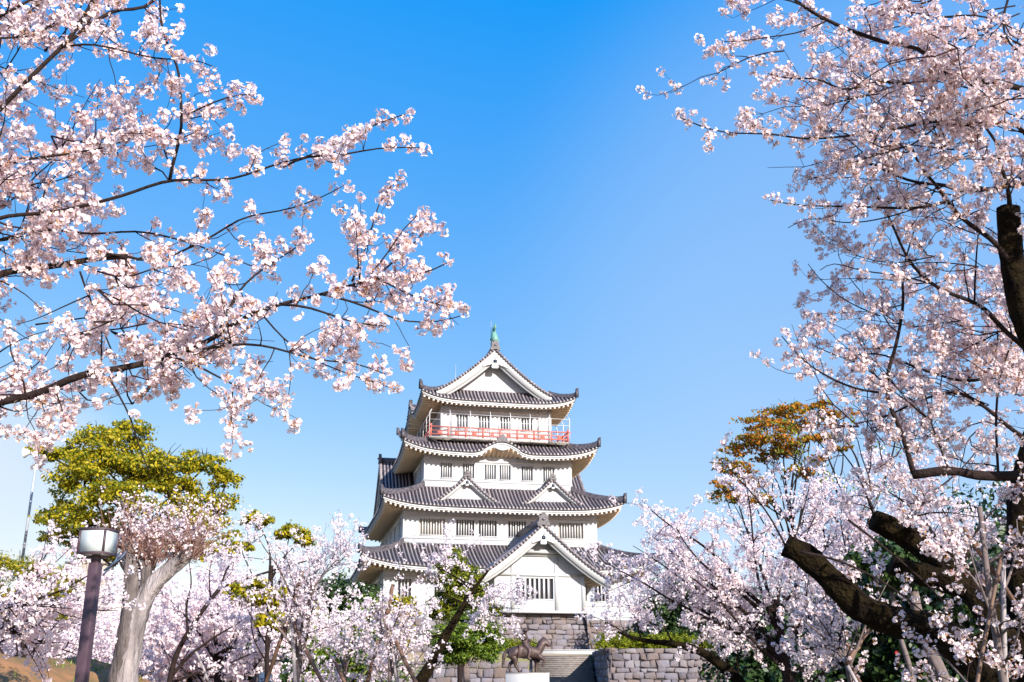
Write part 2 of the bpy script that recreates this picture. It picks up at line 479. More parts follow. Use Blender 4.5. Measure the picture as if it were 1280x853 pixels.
def roof(Eu, Ev, Tu, Tv, ez, rise, lift, wall_u, wall_v, bumps={}, rib=0.36, ridge_h=0.42, hips=True):
    """hipped skirt roof with corner upturn; bumps: side -> (centre, half width, height)"""
    mb, fa, sf = MB(), MB(), MB()

    def bump(k, a):
        if k not in bumps:
            return 0
        c, hw, h = bumps[k]
        x = np.clip(np.abs(np.asarray(a, float) - c) / hw, 0, 1)
        return h * (0.5 + 0.5 * np.cos(np.pi * x)) ** 1.15 - 0.10 * h * np.sin(np.pi * x) ** 2 * (x > 0.55)
    for k in range(4):
        S = side_map(k)
        Ea, Eo, Ta, To = (Eu, Ev, Tu, Tv) if k % 2 == 0 else (Ev, Eu, Tv, Tu)
        wo_ = wall_v if k % 2 == 0 else wall_u

        def zf(a, t, k=k, Ea=Ea, Ta=Ta):
            Wt = Ea + (Ta - Ea) * t
            xn = np.abs(a) / Wt
            return ez + rise * (0.72 * t + 0.28 * t * t) + lift * (1 - t) ** 1.4 * np.clip(xn, 0, 1) ** 5 + bump(k, a) * (1 - t) ** 1.6
        nt_ = 9
        tt = np.linspace(0, 1, nt_)
        na = 120
        P = np.zeros((na, nt_, 3))
        for j, t in enumerate(tt):
            Wt = Ea + (Ta - Ea) * t
            a = np.linspace(-Wt, Wt, na)
            z = zf(a, t)
            o = Eo + (To - Eo) * t
            P[:, j] = [S(ai, o, zi) for ai, zi in zip(a, z)]
        mb.grid(P, 0)
        # eave edge of the pan tiles
        E = np.zeros((na, 2, 3))
        a = np.linspace(-Ea, Ea, na)
        z = zf(a, 0.0)
        E[:, 0] = [S(x, Eo, q - 0.15) for x, q in zip(a, z)]
        E[:, 1] = [S(x, Eo, q) for x, q in zip(a, z)]
        mb.grid(E, 0)
        # rolls
        nr = int(2 * Ea / rib)
        for i in range(nr):
            ar = -Ea + rib * 0.5 + i * (2 * Ea - rib) / max(1, nr - 1)
            tm = min(1.0, (Ea - abs(ar)) / max(1e-6, Ea - Ta))
            if tm < 0.03:
                continue
            tr = np.linspace(0, tm, 6)
            C = np.array([(ar, Eo + (To - Eo) * t, float(zf(ar, t))) for t in tr])
            C[0, 1] += 0.05
            r = 0.078
            ang = np.array([0, 0.33, 0.67, 1.0]) * math.pi
            P2 = np.zeros((6, 4, 3))
            for j in range(6):
                for q, th in enumerate(ang):
                    P2[j, q] = S(C[j, 0] + r * math.cos(th), C[j, 1], C[j, 2] + 0.01 + r * 1.15 * math.sin(th))
            mb.grid(P2, 1)
            mb.add([S(C[0, 0] + 0.10 * math.cos(q), C[0, 1] + 0.003, C[0, 2] + 0.0 + 0.10 * math.sin(q)) for q in np.arange(8) * math.pi / 4], [list(range(8))], 1)
        # fascia (white band), swept under the tiles
        for (d0, d1, za, zb) in ((0.07, 0.30, -0.30, -0.13), (0.16, 0.36, -0.44, -0.30)):
            R = np.zeros((na, 5, 3))
            for q, (d, zz) in enumerate(((d0, za), (d0, zb), (d1, zb), (d1, za), (d0, za))):
                aa = np.linspace(-(Ea - d), Ea - d, na)
                zc = zf(aa * Ea / (Ea - d), 0.0) + zz
                R[:, q] = [S(x, Eo - d, w) for x, w in zip(aa, zc)]
            fa.grid(R, 0, flip=True)
        # soffit and rafters
        ns = 5
        R = np.zeros((na, ns, 3))
        for q, s in enumerate(np.linspace(0, 1, ns)):
            o = Eo - 0.2 + (wo_ - 0.02 - Eo + 0.2) * s
            hw = (Ea - 0.2) + (((wall_u if k % 2 == 0 else wall_v)) - Ea + 0.2) * s
            aa = np.linspace(-hw, hw, na)
            zc = ez - 0.42 + (zf(aa * Ea / hw, 0.0) - ez) * (1 - s) + 0.35 * s
            R[:, q] = [S(x, o, w) for x, w in zip(aa, zc)]
        sf.grid(R, 0, flip=True)
        nra = int(2 * Ea / 0.46)
        for i in range(nra):
            ar = -Ea + 0.35 + i * (2 * Ea - 0.7) / (nra - 1)
            wa = wall_u if k % 2 == 0 else wall_v
            smax = 1.0 if abs(ar) <= wa else max(0.0, (Ea - 0.2 - abs(ar)) / (Ea - 0.2 - wa))
            o0, o1 = Eo - 0.22, Eo - 0.2 + (wo_ - 0.02 - Eo + 0.2) * smax
            if o0 - o1 < 0.08:
                o1 = o0 - 0.08
            z0 = float(zf(ar, 0.0)) - 0.42
            z1 = ez - 0.42 + (float(zf(ar, 0.0)) - ez) * (1 - smax) + 0.35 * smax
            w = 0.085
            sf.hexa([S(ar - w, o1, z1 - 0.16), S(ar + w, o1, z1 - 0.16), S(ar + w, o0, z0 - 0.17), S(ar - w, o0, z0 - 0.17),
                     S(ar - w, o1, z1 + 0.01), S(ar + w, o1, z1 + 0.01), S(ar + w, o0, z0 + 0.01), S(ar - w, o0, z0 + 0.01)], 0)
            sf.add([S(ar - w, o0 + 0.004, z0 - 0.17), S(ar + w, o0 + 0.004, z0 - 0.17), S(ar + w, o0 + 0.004, z0 + 0.0), S(ar - w, o0 + 0.004, z0 + 0.0)], [0, 1, 2, 3], 1)
    r = mb.build('roof', [M['tile'], M['rib']], castle)
    fa.build('fascia', M['trim'], r)
    sf.build('soffit', [M['soffit'], M['trim']], r)
    if hips:
        for sx in (-1, 1):
            for sy in (-1, 1):
                hb = MB()
                tt = np.linspace(0.0, 1.0, 10)
                P = []
                for t in tt:
                    z = ez + rise * (0.72 * t + 0.28 * t * t) + lift * (1 - t) ** 1.4
                    P.append((U0 + sx * (Eu + (Tu - Eu) * t), VC + sy * (Ev + (Tv - Ev) * t), z))
                P = np.array(P)
                P[0] += (P[0] - P[1]) * 0.10 + np.array([0, 0, 0.1])
                d = unit((P[-1] - P[0]) * [1, 1, 0])
                s = np.array([-d[1], d[0], 0])
                R = np.zeros((10, 5, 3))
                hts = ridge_h + 0.10 * (1 - tt) ** 3
                for j in range(10):
                    R[j] = [P[j] + s * 0.15, P[j] + s * 0.13 + [0, 0, hts[j]], P[j] + [0, 0, hts[j] + 0.09], P[j] - s * 0.13 + [0, 0, hts[j]], P[j] - s * 0.15]
                hb.grid(R, 0)
                # end tile: stepped ornament
                e = P[0] - d * 0.05
                for (w, h, q0) in ((0.22, 0.62, 0.0), (0.14, 0.85, 0.02)):
                    hb.hexa([e - s * w - d * 0.12 + [0, 0, -0.1], e + s * w - d * 0.12 + [0, 0, -0.1], e + s * w + d * 0.14 + [0, 0, -0.1], e - s * w + d * 0.14 + [0, 0, -0.1],
                             e - s * w * 0.8 - d * (0.16 + q0) + [0, 0, h], e + s * w * 0.8 - d * (0.16 + q0) + [0, 0, h], e + s * w * 0.6 + d * 0.1 + [0, 0, h - 0.08], e - s * w * 0.6 + d * 0.1 + [0, 0, h - 0.08]], 0)
                hb.build('hip_ridge', M['ridge'], r)
    return r


def gable(S, hw, zr, zfoot, o1, o0, p=1.3, board=0.5, wall_in=0.75, zbase=None, ridge=0.45, name='gable_roof', pend=0.5, wall=True, ornament=0.9, plain=False):
    """gabled roof running outward along o (from o0 inside to o1 at the front)"""
    def zc(a):
        x = np.clip(np.abs(a) / hw, 0, 1)
        return zfoot + (zr - zfoot) * (1 - x) ** p
    na = 25
    mb = MB()
    for sg in (-1, 1):
        a = np.linspace(0, hw, na) * sg
        for dz, fl in ((0, sg > 0), (-0.14, sg < 0)):
            P = np.zeros((na, 2, 3))
            P[:, 0] = [S(x, o0, z + dz) for x, z in zip(a, zc(a))]
            P[:, 1] = [S(x, o1, z + dz) for x, z in zip(a, zc(a))]
            mb.grid(P, 0, flip=not fl)
        P = np.zeros((na, 2, 3))
        P[:, 0] = [S(x, o1, z - 0.14) for x, z in zip(a, zc(a))]
        P[:, 1] = [S(x, o1, z) for x, z in zip(a, zc(a))]
        mb.grid(P, 0)
        # rolls running down the slope
        nr = max(2, int((o1 - o0) / 0.36))
        for i in range(nr):
            o = o1 - 0.12 - i * 0.36
            if o < o0:
                break
            ang = np.array([0, 0.33, 0.67, 1.0]) * math.pi
            aa = np.linspace(0, hw, 13) * sg
            P2 = np.zeros((13, 4, 3))
            for j, x in enumerate(aa):
                P2[j] = [S(x, o + 0.085 * math.cos(t), float(zc(x)) + 0.01 + 0.10 * math.sin(t)) for t in ang]
            mb.grid(P2, 1)
        # round tile ends set along the verge
        L = np.linspace(0.02, 1, 400)
        zz = zc(L * hw)
        dl = np.concatenate([[0], np.cumsum(np.hypot(np.diff(L * hw), np.diff(zz)))])
        for s_ in np.arange(0.15, dl[-1], 0.34):
            x = float(np.interp(s_, dl, L * hw)) * sg
            z = float(zc(x))
            sl_ = math.atan2(float(zc(x + 0.05 * sg)) - z, 0.05)
            c, s2 = math.cos(sl_), math.sin(sl_)
            q = [(-0.10, -0.12), (0.10, -0.12), (0.10, 0.12), (-0.10, 0.12)]
            lo = [S(x + sg * (e * c - f * s2), o1 - 0.1, z + e * s2 + f * c - 0.02) for e, f in q]
            hi = [S(x + sg * (e * c - f * s2), o1 + 0.07, z + e * s2 + f * c - 0.02) for e, f in q]
            mb.hexa(lo + hi, 1)
    g_ = mb.build(name, [M['tile'], M['rib']], castle)
    # barge boards
    bb = MB()
    for d, t0, t1, th in ((o1 - 0.12, 0.13, 0.13 + board, 0.16), (o1 - 0.30, 0.13 + board * 0.8, 0.13 + board * 1.35, 0.12)):
        for sg in (-1, 1):
            a = np.linspace(0, hw * 0.985, na) * sg
            z = zc(a)
            taper = 1 - 0.25 * np.abs(a) / hw
            R = np.zeros((na, 5, 3))
            for q, (oo, zz) in enumerate(((d, t0), (d, t1), (d - th, t1), (d - th, t0), (d, t0))):
                R[:, q] = [S(x, oo, w - zz * (tp if zz > 0.2 else 1)) for x, w, tp in zip(a, z, taper)]
            bb.grid(R, 0, flip=sg < 0)
            bb.add([R[-1, i] for i in range(4)], [0, 1, 2, 3])
    bb.build('barge_board', M['trim'], g_)
    if wall:
        gw = MB()
        zb = zfoot - 0.4 if zbase is None else zbase
        a = np.linspace(-hw * 0.93, hw * 0.93, 41)
        P = np.zeros((41, 2, 3))
        P[:, 0] = [S(x, o1 - wall_in, min(zb, z - 0.2)) for x, z in zip(a, zc(a))]
        P[:, 1] = [S(x, o1 - wall_in, z - 0.1) for x, z in zip(a, zc(a))]
        gw.grid(P)
        gw.build('gable_wall', M['plaster'], g_)
    # pendant
    if pend > 0:
        pb = MB()
        zt = zr - 0.25 - board * 1.35
        n_ = 28
        prof = []
        for i in range(n_):
            t = 2 * math.pi * i / n_
            rr = pend * (0.62 + 0.16 * math.cos(3 * t + math.pi / 2 * 3) + 0.10 * math.cos(6 * t))
            prof.append((rr * math.cos(t) * 1.15, zt + rr * math.sin(t)))
        f = [S(x, o1 + 0.03, z) for x, z in prof]
        b = [S(x, o1 - 0.2, z) for x, z in prof]
        pb.add(f + b, [[i, (i + 1) % n_, (i + 1) % n_ + n_, i + n_] for i in range(n_)])
        pb.add(f, [list(range(n_))])
        for sg in (-1, 1):      # side fins
            q = [(0.35, 0.25), (1.5, -0.42), (1.55, -0.72), (1.2, -0.6), (1.0, -0.5), (0.7, -0.42), (0.4, -0.3)]
            f = [S(sg * x * pend, o1 + 0.0, zt + z * pend + 0.12 * pend) for x, z in q]
            b = [S(sg * x * pend, o1 - 0.1, zt + z * pend + 0.12 * pend) for x, z in q]
            nq = len(q)
            pb.add(f + b, [[i, (i + 1) % nq, (i + 1) % nq + nq, i + nq] for i in range(nq)])
            pb.add(f, [list(range(nq))])
        sbox(pb, S, -0.09 - 0.1 * pend, 0.09 + 0.1 * pend, o1 + 0.02, o1 + 0.10, zt + 0.12 * pend - 0.1, zt + 0.12 * pend + 0.1 + 0.1 * pend, 1)
        pb.build('pendant', [M['trim'], M['pane']], g_)
    # ridge with end ornament
    rb = MB()
    sbox(rb, S, -0.20, 0.20, o0, o1 - 0.02, zr - 0.15, zr + ridge)
    rb.tube([S(0, o0, zr + ridge + 0.04), S(0, o1 + 0.0, zr + ridge + 0.04)], 0.13, 8)
    h = ornament
    q = [(-0.55, -0.25), (-0.62, 0.05), (-0.48, 0.22), (-0.42, 0.50), (-0.50, 0.66), (-0.34, 0.78), (-0.22, 0.72), (-0.14, 0.98), (0, 1.08),
         (0.14, 0.98), (0.22, 0.72), (0.34, 0.78), (0.50, 0.66), (0.42, 0.50), (0.48, 0.22), (0.62, 0.05), (0.55, -0.25), (0.2, -0.12), (-0.2, -0.12)]
    f = [S(x * h, o1 + 0.13, zr + z * h) for x, z in q]
    b = [S(x * h, o1 - 0.16, zr + z * h) for x, z in q]
    nq = len(q)
    rb.add(f + b, [[i, (i + 1) % nq, (i + 1) % nq + nq, i + nq] for i in range(nq)])
    rb.add(f, [list(range(nq))])
    rb.add(b, [list(range(nq))[::-1]])
    rb.lathe(S(0, o1 + 0.13, zr + 0.42 * h), [(0.001, 0.14 * h), (0.14 * h, 0.1 * h), (0.2 * h, 0), (0.14 * h, -0.1 * h), (0.001, -0.14 * h)], 10, 1)
    rb.build('ridge', [M['ridge'], M['rib']], g_)
    return g_


# storeys from the ground up
w1 = [(-10.2, -9.0, 8.3, 10.0, 3, 'pane'), (-6.9, -5.9, 8.3, 10.0, 3, 'pane'), (-4.1, -3.2, 8.3, 10.0, 3, 'pane'), (6.35, 7.35, 8.3, 10.0, 2, 'pane'), (8.1, 9.5, 8.3, 10.0, 3, 'pane')]
s1 = [(x - 0.8, x + 0.8, 8.3, 10.0, 3, 'pane') for x in (-11, -6, 0, 6, 11)]
storey(11.5, -3.5, 6.55, 11.3, w1, s1, [(7.9, 0.12, 0.05), (10.25, 0.14, 0.06)])
roof(13.75, VC + 5.6, 9.5, VC - 0.0, 10.98, 2.6, 1.0, 11.5, VC + 3.5)
w2 = [(-7.95, -5.55, 14.45, 15.95, 8, 'shutter'), (-4.45, -2.7, 14.45, 15.95, 6, 'pane'), (-2.25, -0.5, 14.45, 15.95, 6, 'pane'),
      (0.65, 2.4, 14.45, 15.95, 6, 'pane'), (2.9, 4.6, 14.45, 15.95, 6, 'pane'), (5.7, 8.15, 14.45, 15.95, 8, 'shutter')]
s2 = [(x - 0.9, x + 0.9, 14.45, 15.95, 5, 'paneb') for x in (-9, -4.5, 0, 4.5, 9)]
storey(9.55, 0.0, 13.4, 17.3, w2, s2, [(14.1, 0.10, 0.05), (16.15, 0.16, 0.07), (13.7, 0.2, 0.1)])
roof(11.75, VC + 2.0, 7.45, VC - 1.55, 16.95, 2.4, 0.85, 9.55, VC)
w3 = [(c - 0.56, c + 0.56, 20.25, 21.7, 4, 'paneb') for c in (-5.3, -3.07, -0.87, 0.62, 2.88, 5.1)]
s3 = [(x - 0.56, x + 0.56, 20.25, 21.7, 4, 'paneb') for x in (-7.5, -3.8, 0, 3.8, 7.5)]
storey(7.5, 1.5, 19.0, 22.9, w3, s3, [(19.95, 0.10, 0.05), (21.95, 0.16, 0.07)])
roof(9.8, VC + 0.3, 7.0, VC - 1.7, 22.62, 1.25, 1.0, 7.5, VC - 1.5, bumps={0: (-0.0, 3.4, 1.15), 2: (0, 3.4, 1.15)})
w4 = [(c - 0.58, c + 0.58, 25.65, 27.15, 3, 'paneb') for c in (-3.55, -1.28, 0.98, 3.2)]
s4 = [(x - 0.58, x + 0.58, 25.65, 27.15, 3, 'paneb') for x in (-6, -2.2, 2.2, 6)]
storey(5.6, 3.0, 23.9, 28.5, w4, s4, [(25.45, 0.1, 0.04), (27.4, 0.26, 0.12)])
cp = MB()                                                  # corner and bay posts of the top storey
for a in (-5.62, -4.55, 4.55, 5.62):
    cp.box((U0 + a - 0.16, 2.90, 24.3), (U0 + a + 0.16, 3.2, 28.3))
for b in (8.2, 12, 15.8, 20.7):
    for a in (-5.62, 5.62):
        cp.box((U0 + a - 0.12, b - 0.16, 24.3), (U0 + a + 0.12, b + 0.16, 28.3))
cp.build('timber_post', M['trim'], castle)
roof(8.0, VC - 1.15, 5.6, VC - 3.1, 28.2, 1.55, 0.85, 5.6, VC - 3.0, bumps={3: (0, 4.2, 1.7), 1: (0, 4.2, 1.7)}, hips=True, ridge_h=0.3)


def shift(S, da):
    return lambda a, o, z: S(a + da, o, z)


# top gable runs right through the roof: one roof with two gable ends
SF, SR, SB, SL = side_map(0), side_map(1), side_map(2), side_map(3)
gable(shift(SF, -0.4), 6.1, 33.95, 29.25, VC - 1.75, 0.0, p=1.28, board=0.95, wall_in=1.25, zbase=29.2, pend=0.85, ridge=0.5, ornament=0.85)
gable(shift(SB, 0.4), 6.1, 33.95, 29.25, VC - 1.75, 0.001, p=1.28, board=0.95, wall_in=1.25, zbase=29.2, pend=0.85, ridge=0.5, ornament=0.85)
# two small front gables on the second roof, big side gables
for c in (-3.42, 5.1):
    gable(shift(SF, c - U0), 3.1, 20.05, 17.55, VC + 0.95, VC - 1.4, p=1.2, board=0.34, wall_in=0.55, pend=0.36, ridge=0.18, ornament=0.55)
for S_ in (SL, SR):
    gable(S_, 6.6, 23.6, 17.6, 11.0, 7.6, p=1.25, board=0.5, wall_in=0.6, pend=0.6, ridge=0.3, ornament=0.8)
# curved gable ornaments on the eaves of the third and top roofs
for S_, o, z, h in ((shift(SF, 0.0), VC + 0.3, 23.72, 0.75), (shift(SL, 0), 8.0, 29.85, 0.8), (shift(SR, 0), 8.0, 29.85, 0.8)):
    ob = MB()
    q = [(-0.75, -0.06), (-0.5, 0.22), (-0.62, 0.5), (-0.3, 0.55), (-0.22, 0.8), (0, 1.0), (0.22, 0.8), (0.3, 0.55), (0.62, 0.5), (0.5, 0.22), (0.75, -0.06)]
    f = [S_(x * h * 1.2, o + 0.06, z + y_ * h) for x, y_ in q]
    b = [S_(x * h * 1.2, o - 0.3, z + y_ * h) for x, y_ in q]
    nq = len(q)
    ob.add(f + b, [[i, (i + 1) % nq, (i + 1) % nq + nq, i + nq] for i in range(nq)])
    ob.add(f, [list(range(nq))])
    ob.add(b, [list(range(nq))[::-1]])
    sbox(ob, S_, -0.16, 0.16, o - 1.5, o - 0.1, z - 0.1, z + 0.25)
    ob.build('ridge_ornament', M['ridge'], castle)
    pb = MB()
    n_ = 20
    prof = [(0.55 * math.cos(2 * math.pi * i / n_) * (1 + 0.25 * math.cos(4 * math.pi * i / n_)), 0.26 * math.sin(2 * math.pi * i / n_)) for i in range(n_)]
    f = [S_(x, o - 0.02, z - 0.62 + y_) for x, y_ in prof]
    b = [S_(x, o - 0.25, z - 0.62 + y_) for x, y_ in prof]
    pb.add(f + b, [[i, (i + 1) % n_, (i + 1) % n_ + n_, i + n_] for i in range(n_)])
    pb.add(f, [list(range(n_))])
    pb.build('eave_pendant', M['trim'], castle)

# fish ornaments on the top ridge
for v_, sg in ((2.3, 1), (21.2, -1)):
    fb = MB()
    pts = [((U0 - 0.4), v_ - 0.15 * sg, 34.45), ((U0 - 0.4), v_ - 0.25 * sg, 34.8), ((U0 - 0.4), v_ + 0.0 * sg, 35.15), ((U0 - 0.4), v_ + 0.28 * sg, 35.5), ((U0 - 0.4), v_ + 0.2 * sg, 35.85), ((U0 - 0.4), v_ + 0.0, 36.1)]
    pts = [(a, b, 34.45 + (c - 34.45) * 1.25 + 0.2) for a, b, c in pts]
    fb.tube(pts, [0.34, 0.40, 0.33, 0.24, 0.16, 0.05], 10)
    for q in ((-0.14, 0.28), (0.14, 0.30)):                # tail fins
        fb.add([((U0 - 0.4), v_ + 0.05 * sg, 35.7), ((U0 - 0.4) + q[0] * 0.5, v_ + 0.2 * sg, 36.15), ((U0 - 0.4) + q[0], v_ - 0.05 * sg, 36.45), ((U0 - 0.4) + q[0] * 0.2, v_ - 0.12 * sg, 36.05)], [0, 1, 2, 3])
    for sx in (-1, 1):
        fb.add([((U0 - 0.4) + sx * 0.25, v_ - 0.2 * sg, 34.85), ((U0 - 0.4) + sx * 0.52, v_ - 0.1 * sg, 34.95), ((U0 - 0.4) + sx * 0.5, v_ + 0.1 * sg, 35.25), ((U0 - 0.4) + sx * 0.22, v_, 35.15)], [0, 1, 2, 3])
    for i in range(5):                                     # back spines
        z = 34.7 + i * 0.25
        fb.add([((U0 - 0.4), v_ + 0.1 * sg, z), ((U0 - 0.4), v_ + (0.5 - 0.04 * i) * sg, z + 0.2), ((U0 - 0.4), v_ + 0.15 * sg, z + 0.25)], [0, 1, 2])
    fb.box(((U0 - 0.4) - 0.3, v_ - 0.45, 34.15), ((U0 - 0.4) + 0.3, v_ + 0.45, 34.78), 1)
    fb.tube([((U0 - 0.4), v_, 36.2), ((U0 - 0.4) + 0.12, v_ - 0.1 * sg, 36.6), ((U0 - 0.4) + 0.02, v_ - 0.05 * sg, 36.95)], [0.12, 0.09, 0.02], 6)
    fb.build('fish_ornament', [M['verdigris'], M['rib']], castle, smooth=False)
for (x, y, z0, z1) in ((-0.45, 2.9, 34.3, 37.3), (-3.2, 9, 31.0, 34.2)):
    rb = MB()
    rb.tube([(x, y, z0), (x, y, z1)], 0.022, 6)
    rb.build('lightning_rod', M['greysteel'], castle)

# balcony with red railing and a pale safety frame
HB, FB = 7.1, VC - 0.85
bl = MB()
for k in range(4):
    S = side_map(k)
    ha, o = (HB, FB) if k % 2 == 0 else (FB, HB)
    sbox(bl, S, -ha, ha if k % 2 == 0 else ha - 0.001, o - 2.2, o - (0.0 if k % 2 == 0 else 0.003), 24.05, 24.22 - 0.002 * (k % 2))
    for i in range(int(2 * ha / 1.15) + 1):
        a = -ha + 0.2 + i * (2 * ha - 0.4) / int(2 * ha / 1.15)
        bl.beam(S(a, o - 1.3, 23.4), S(a, o - 0.1, 24.0), 0.12, 0.14, 1)
bl.build('balcony', [M['balc'], M['tile']], castle)
rl = MB()
for k in range(4):
    S = side_map(k)
    ha, o = (HB - 0.1, FB - 0.1) if k % 2 == 0 else (FB - 0.1, HB - 0.1)
    ext = 0.35 if k % 2 == 0 else 0.3
    for z, w in ((25.22, 0.11), (24.82, 0.09), (24.45, 0.13)):
        e = ext if z > 25 else 0.05
        sbox(rl, S, -ha - e, ha + e, o - w / 2, o + w / 2, z - w / 2 + 0.002 * (k % 2), z + w / 2 + 0.002 * (k % 2))
    n_ = 9 if k % 2 == 0 else 12
    for i in range(n_ - 1):                                  # boards between the rails
        b = -ha + (i + 0.5) * 2 * ha / (n_ - 1)
        sbox(rl, S, b - 0.22, b + 0.22, o - 0.03, o + 0.03, 24.5, 24.78)
rail = rl.build('railing', M['red'], castle)
for k in range(4):
    S = side_map(k)
    ha, o = (HB - 0.1, FB - 0.1) if k % 2 == 0 else (FB - 0.1, HB - 0.1)
    n_ = 9 if k % 2 == 0 else 12
    for i in range(n_):
        a = -ha + i * 2 * ha / (n_ - 1)
        pb = MB()
        hz = 25.5 if i in (0, n_ - 1) else 25.24
        sbox(pb, S, a - 0.085, a + 0.085, o - 0.088, o + 0.088, 24.2, hz)
        if i not in (0, n_ - 1) or k % 2 == 0:
            pb.build('rail_post', M['red'], rail)
sf_ = MB()
for k in range(4):
    S = side_map(k)
    ha, o = (HB + 0.06, FB + 0.06) if k % 2 == 0 else (FB + 0.06, HB + 0.06)
    n_ = 8 if k % 2 == 0 else 10
    for i in range(n_):
        a = -ha + i * 2 * ha / (n_ - 1)
        sf_.tube([S(a, o, 24.1), S(a, o, 26.6), S(a * (1.0 if 0 < i < n_ - 1 else 0.97), o - 0.25, 27.0)], 0.032, 5)
    for z in (26.55, 25.9):
        sf_.tube([S(-ha, o, z), S(ha, o, z)], 0.02, 5)
sf_.build('safety_frame', M['steel'], castle)

# entrance wing
EU, EV = 2.0, -8.0
SE = lambda a, o, z: (EU + a, -o, z)
eb = MB()
ew = (-2.15, 1.2, 8.1, 9.85)
wall_face(eb, SE, -4.1, 4.1, 8.0, 6.9, 11.2, [ew])
for sg in (-1, 1):
    x = EU + sg * 4.1
    q = [(x, -8.0, 6.9), (x, -3.4, 6.9), (x, -3.4, 11.2), (x, -8.0, 11.2)]
    eb.add(q if sg > 0 else q[::-1], [0, 1, 2, 3])
a = np.linspace(-4.1, 4.1, 31)
P = np.zeros((31, 2, 3))
P[:, 0] = [SE(x, 8.0, 11.19) for x in a]
P[:, 1] = [SE(x, 8.0, max(11.2, 9.75 + 4.7 * (1 - abs(x) / 6.2) ** 1.25 - 0.12)) for x in a]
eb.grid(P)
eb.add([SE(-4.1, 8.0, 6.9), SE(4.1, 8.0, 6.9), SE(4.1, 3.4, 6.9), SE(-4.1, 3.4, 6.9)], [0, 1, 2, 3])
for (z, h, p_) in ((10.15, 0.22, 0.1), (7.0, 0.2, 0.08), (11.9, 0.28, 0.14)):
    hw_ = 4.18 if z < 11 else 2.6
    sbox(eb, SE, -hw_, hw_, 7.9, 8.0 + p_, z - h / 2, z + h / 2, 1)
for xp in (-3.95, -2.45, 1.5, 3.95):
    sbox(eb, SE, xp - 0.17, xp + 0.17, 7.9, 8.07, 6.95, 11.8 if abs(xp) < 3 else 11.0, 1)
sbox(eb, SE, -2.0, 2.0, 7.9, 8.5, 12.0, 12.3, 1)
eb.build('entrance_wing', [M['plaster'], M['trim']], castle)
window(SE, ew, 8.0, 7, 'pane', 0.17, 0.3)
gable(shift(SE, 0), 6.2, 14.45, 9.75, 9.5, 0.02, p=1.25, board=0.80, wall=False, pend=0.66, ridge=0.5, ornament=0.95, name='entrance_roof')
sf2 = MB()                                                  # slatted underside of the entrance eaves
for sg in (-1, 1):
    for i in range(14):
        o = 9.1 - i * 0.42
        n0 = 6
        for j in range(n0):
            x0, x1 = 3.9 + (6.0 - 3.9) * j / n0, 3.9 + (6.0 - 3.9) * (j + 1) / n0
            z0, z1 = [9.75 + 4.7 * (1 - x / 6.2) ** 1.25 - 0.30 for x in (x0, x1)]
            sf2.beam(SE(sg * x0, o, z0), SE(sg * x1, o, z1), 0.17, 0.14)
sf2.build('eave_rafters', M['soffit'], castle)

# ---------------------------------------------------------------- stone walls


def masonry(name, faces, label, cat='stone wall', course=(0.32, 0.66), wid=(0.4, 1.1), parent_m=None):
    """faces: (p0, p1, height, batter) bottom line p0->p1 seen with the outside on its right; one mesh of separate stones on a dark backing"""
    mb = MB()
    rg = np.random.default_rng(len(name) * 31 + int(abs(faces[0][0][0]) * 10))
    for p0, p1, h, bat in faces:
        p0, p1 = np.array(p0, float), np.array(p1, float)
        L = np.linalg.norm(p1 - p0)
        t = (p1 - p0) / L
        out = np.array([t[1], -t[0], 0])

        def Pt(x, z, d):
            return p0 + t * x + out * (d - bat * z / h) + np.array([0, 0, z])
        mb.add([Pt(0, 0, 0), Pt(L, 0, 0), Pt(L, h, 0), Pt(0, h, 0)], [0, 1, 2, 3], 1)
        z = 0.0
        while z < h - 0.05:
            ch = rg.uniform(*course)
            if h - z - ch < 0.28:
                ch = h - z
            x = -rg.uniform(0, 0.4)
            while x < L:
                w = rg.uniform(*wid) * (1.25 if rg.random() < 0.15 else 1)
                x0, x1 = max(0, x), min(L, x + w)
                x += w
                if x1 - x0 < 0.12:
                    continue
                split = [(z, z + ch)] if rg.random() > 0.22 or ch < 0.5 else [(z, z + ch * 0.48), (z + ch * 0.48, z + ch)]
                for za, zb in split:
                    j = lambda s=0.09: rg.uniform(-s, s)
                    top = zb > h - 0.02
                    q = [(x0 + j(), za + j()), (x1 + j(), za + j()), (x1 + j(), zb + (0 if top else j())), (x0 + j(), zb + (0 if top else j()))]
                    cx, cz = (x0 + x1) / 2, (za + zb) / 2
                    d = rg.uniform(0.08, 0.20)
                    ring0 = [Pt(cx + (a - cx) * 0.97, cz + (b - cz) * 0.97, 0.004) for a, b in q]
                    ring1 = [Pt(cx + (a - cx) * 0.93, cz + (b - cz) * 0.92, d * 0.7 + j(0.02)) for a, b in q]
                    ring2 = [Pt(cx + (a - cx) * 0.70 + j(0.03), cz + (b - cz) * 0.66 + j(0.03), d + j(0.04)) for a, b in q]
                    f = [(0, 1, 5, 4), (1, 2, 6, 5), (2, 3, 7, 6), (3, 0, 4, 7), (4, 5, 9, 8), (5, 6, 10, 9), (6, 7, 11, 10), (7, 4, 8, 11), (8, 9, 10, 11)]
                    mb.add(ring0 + ring1 + ring2, f, 0)
            z += ch
    return tag(mb.build(name, [M['stone'], M['mortar']]), label=label, cat=cat)


def cw(u, v, z):
    c, s = math.cos(TH), math.sin(TH)
    return (CO.x + u * c - v * s, CO.y + u * s + v * c, z)


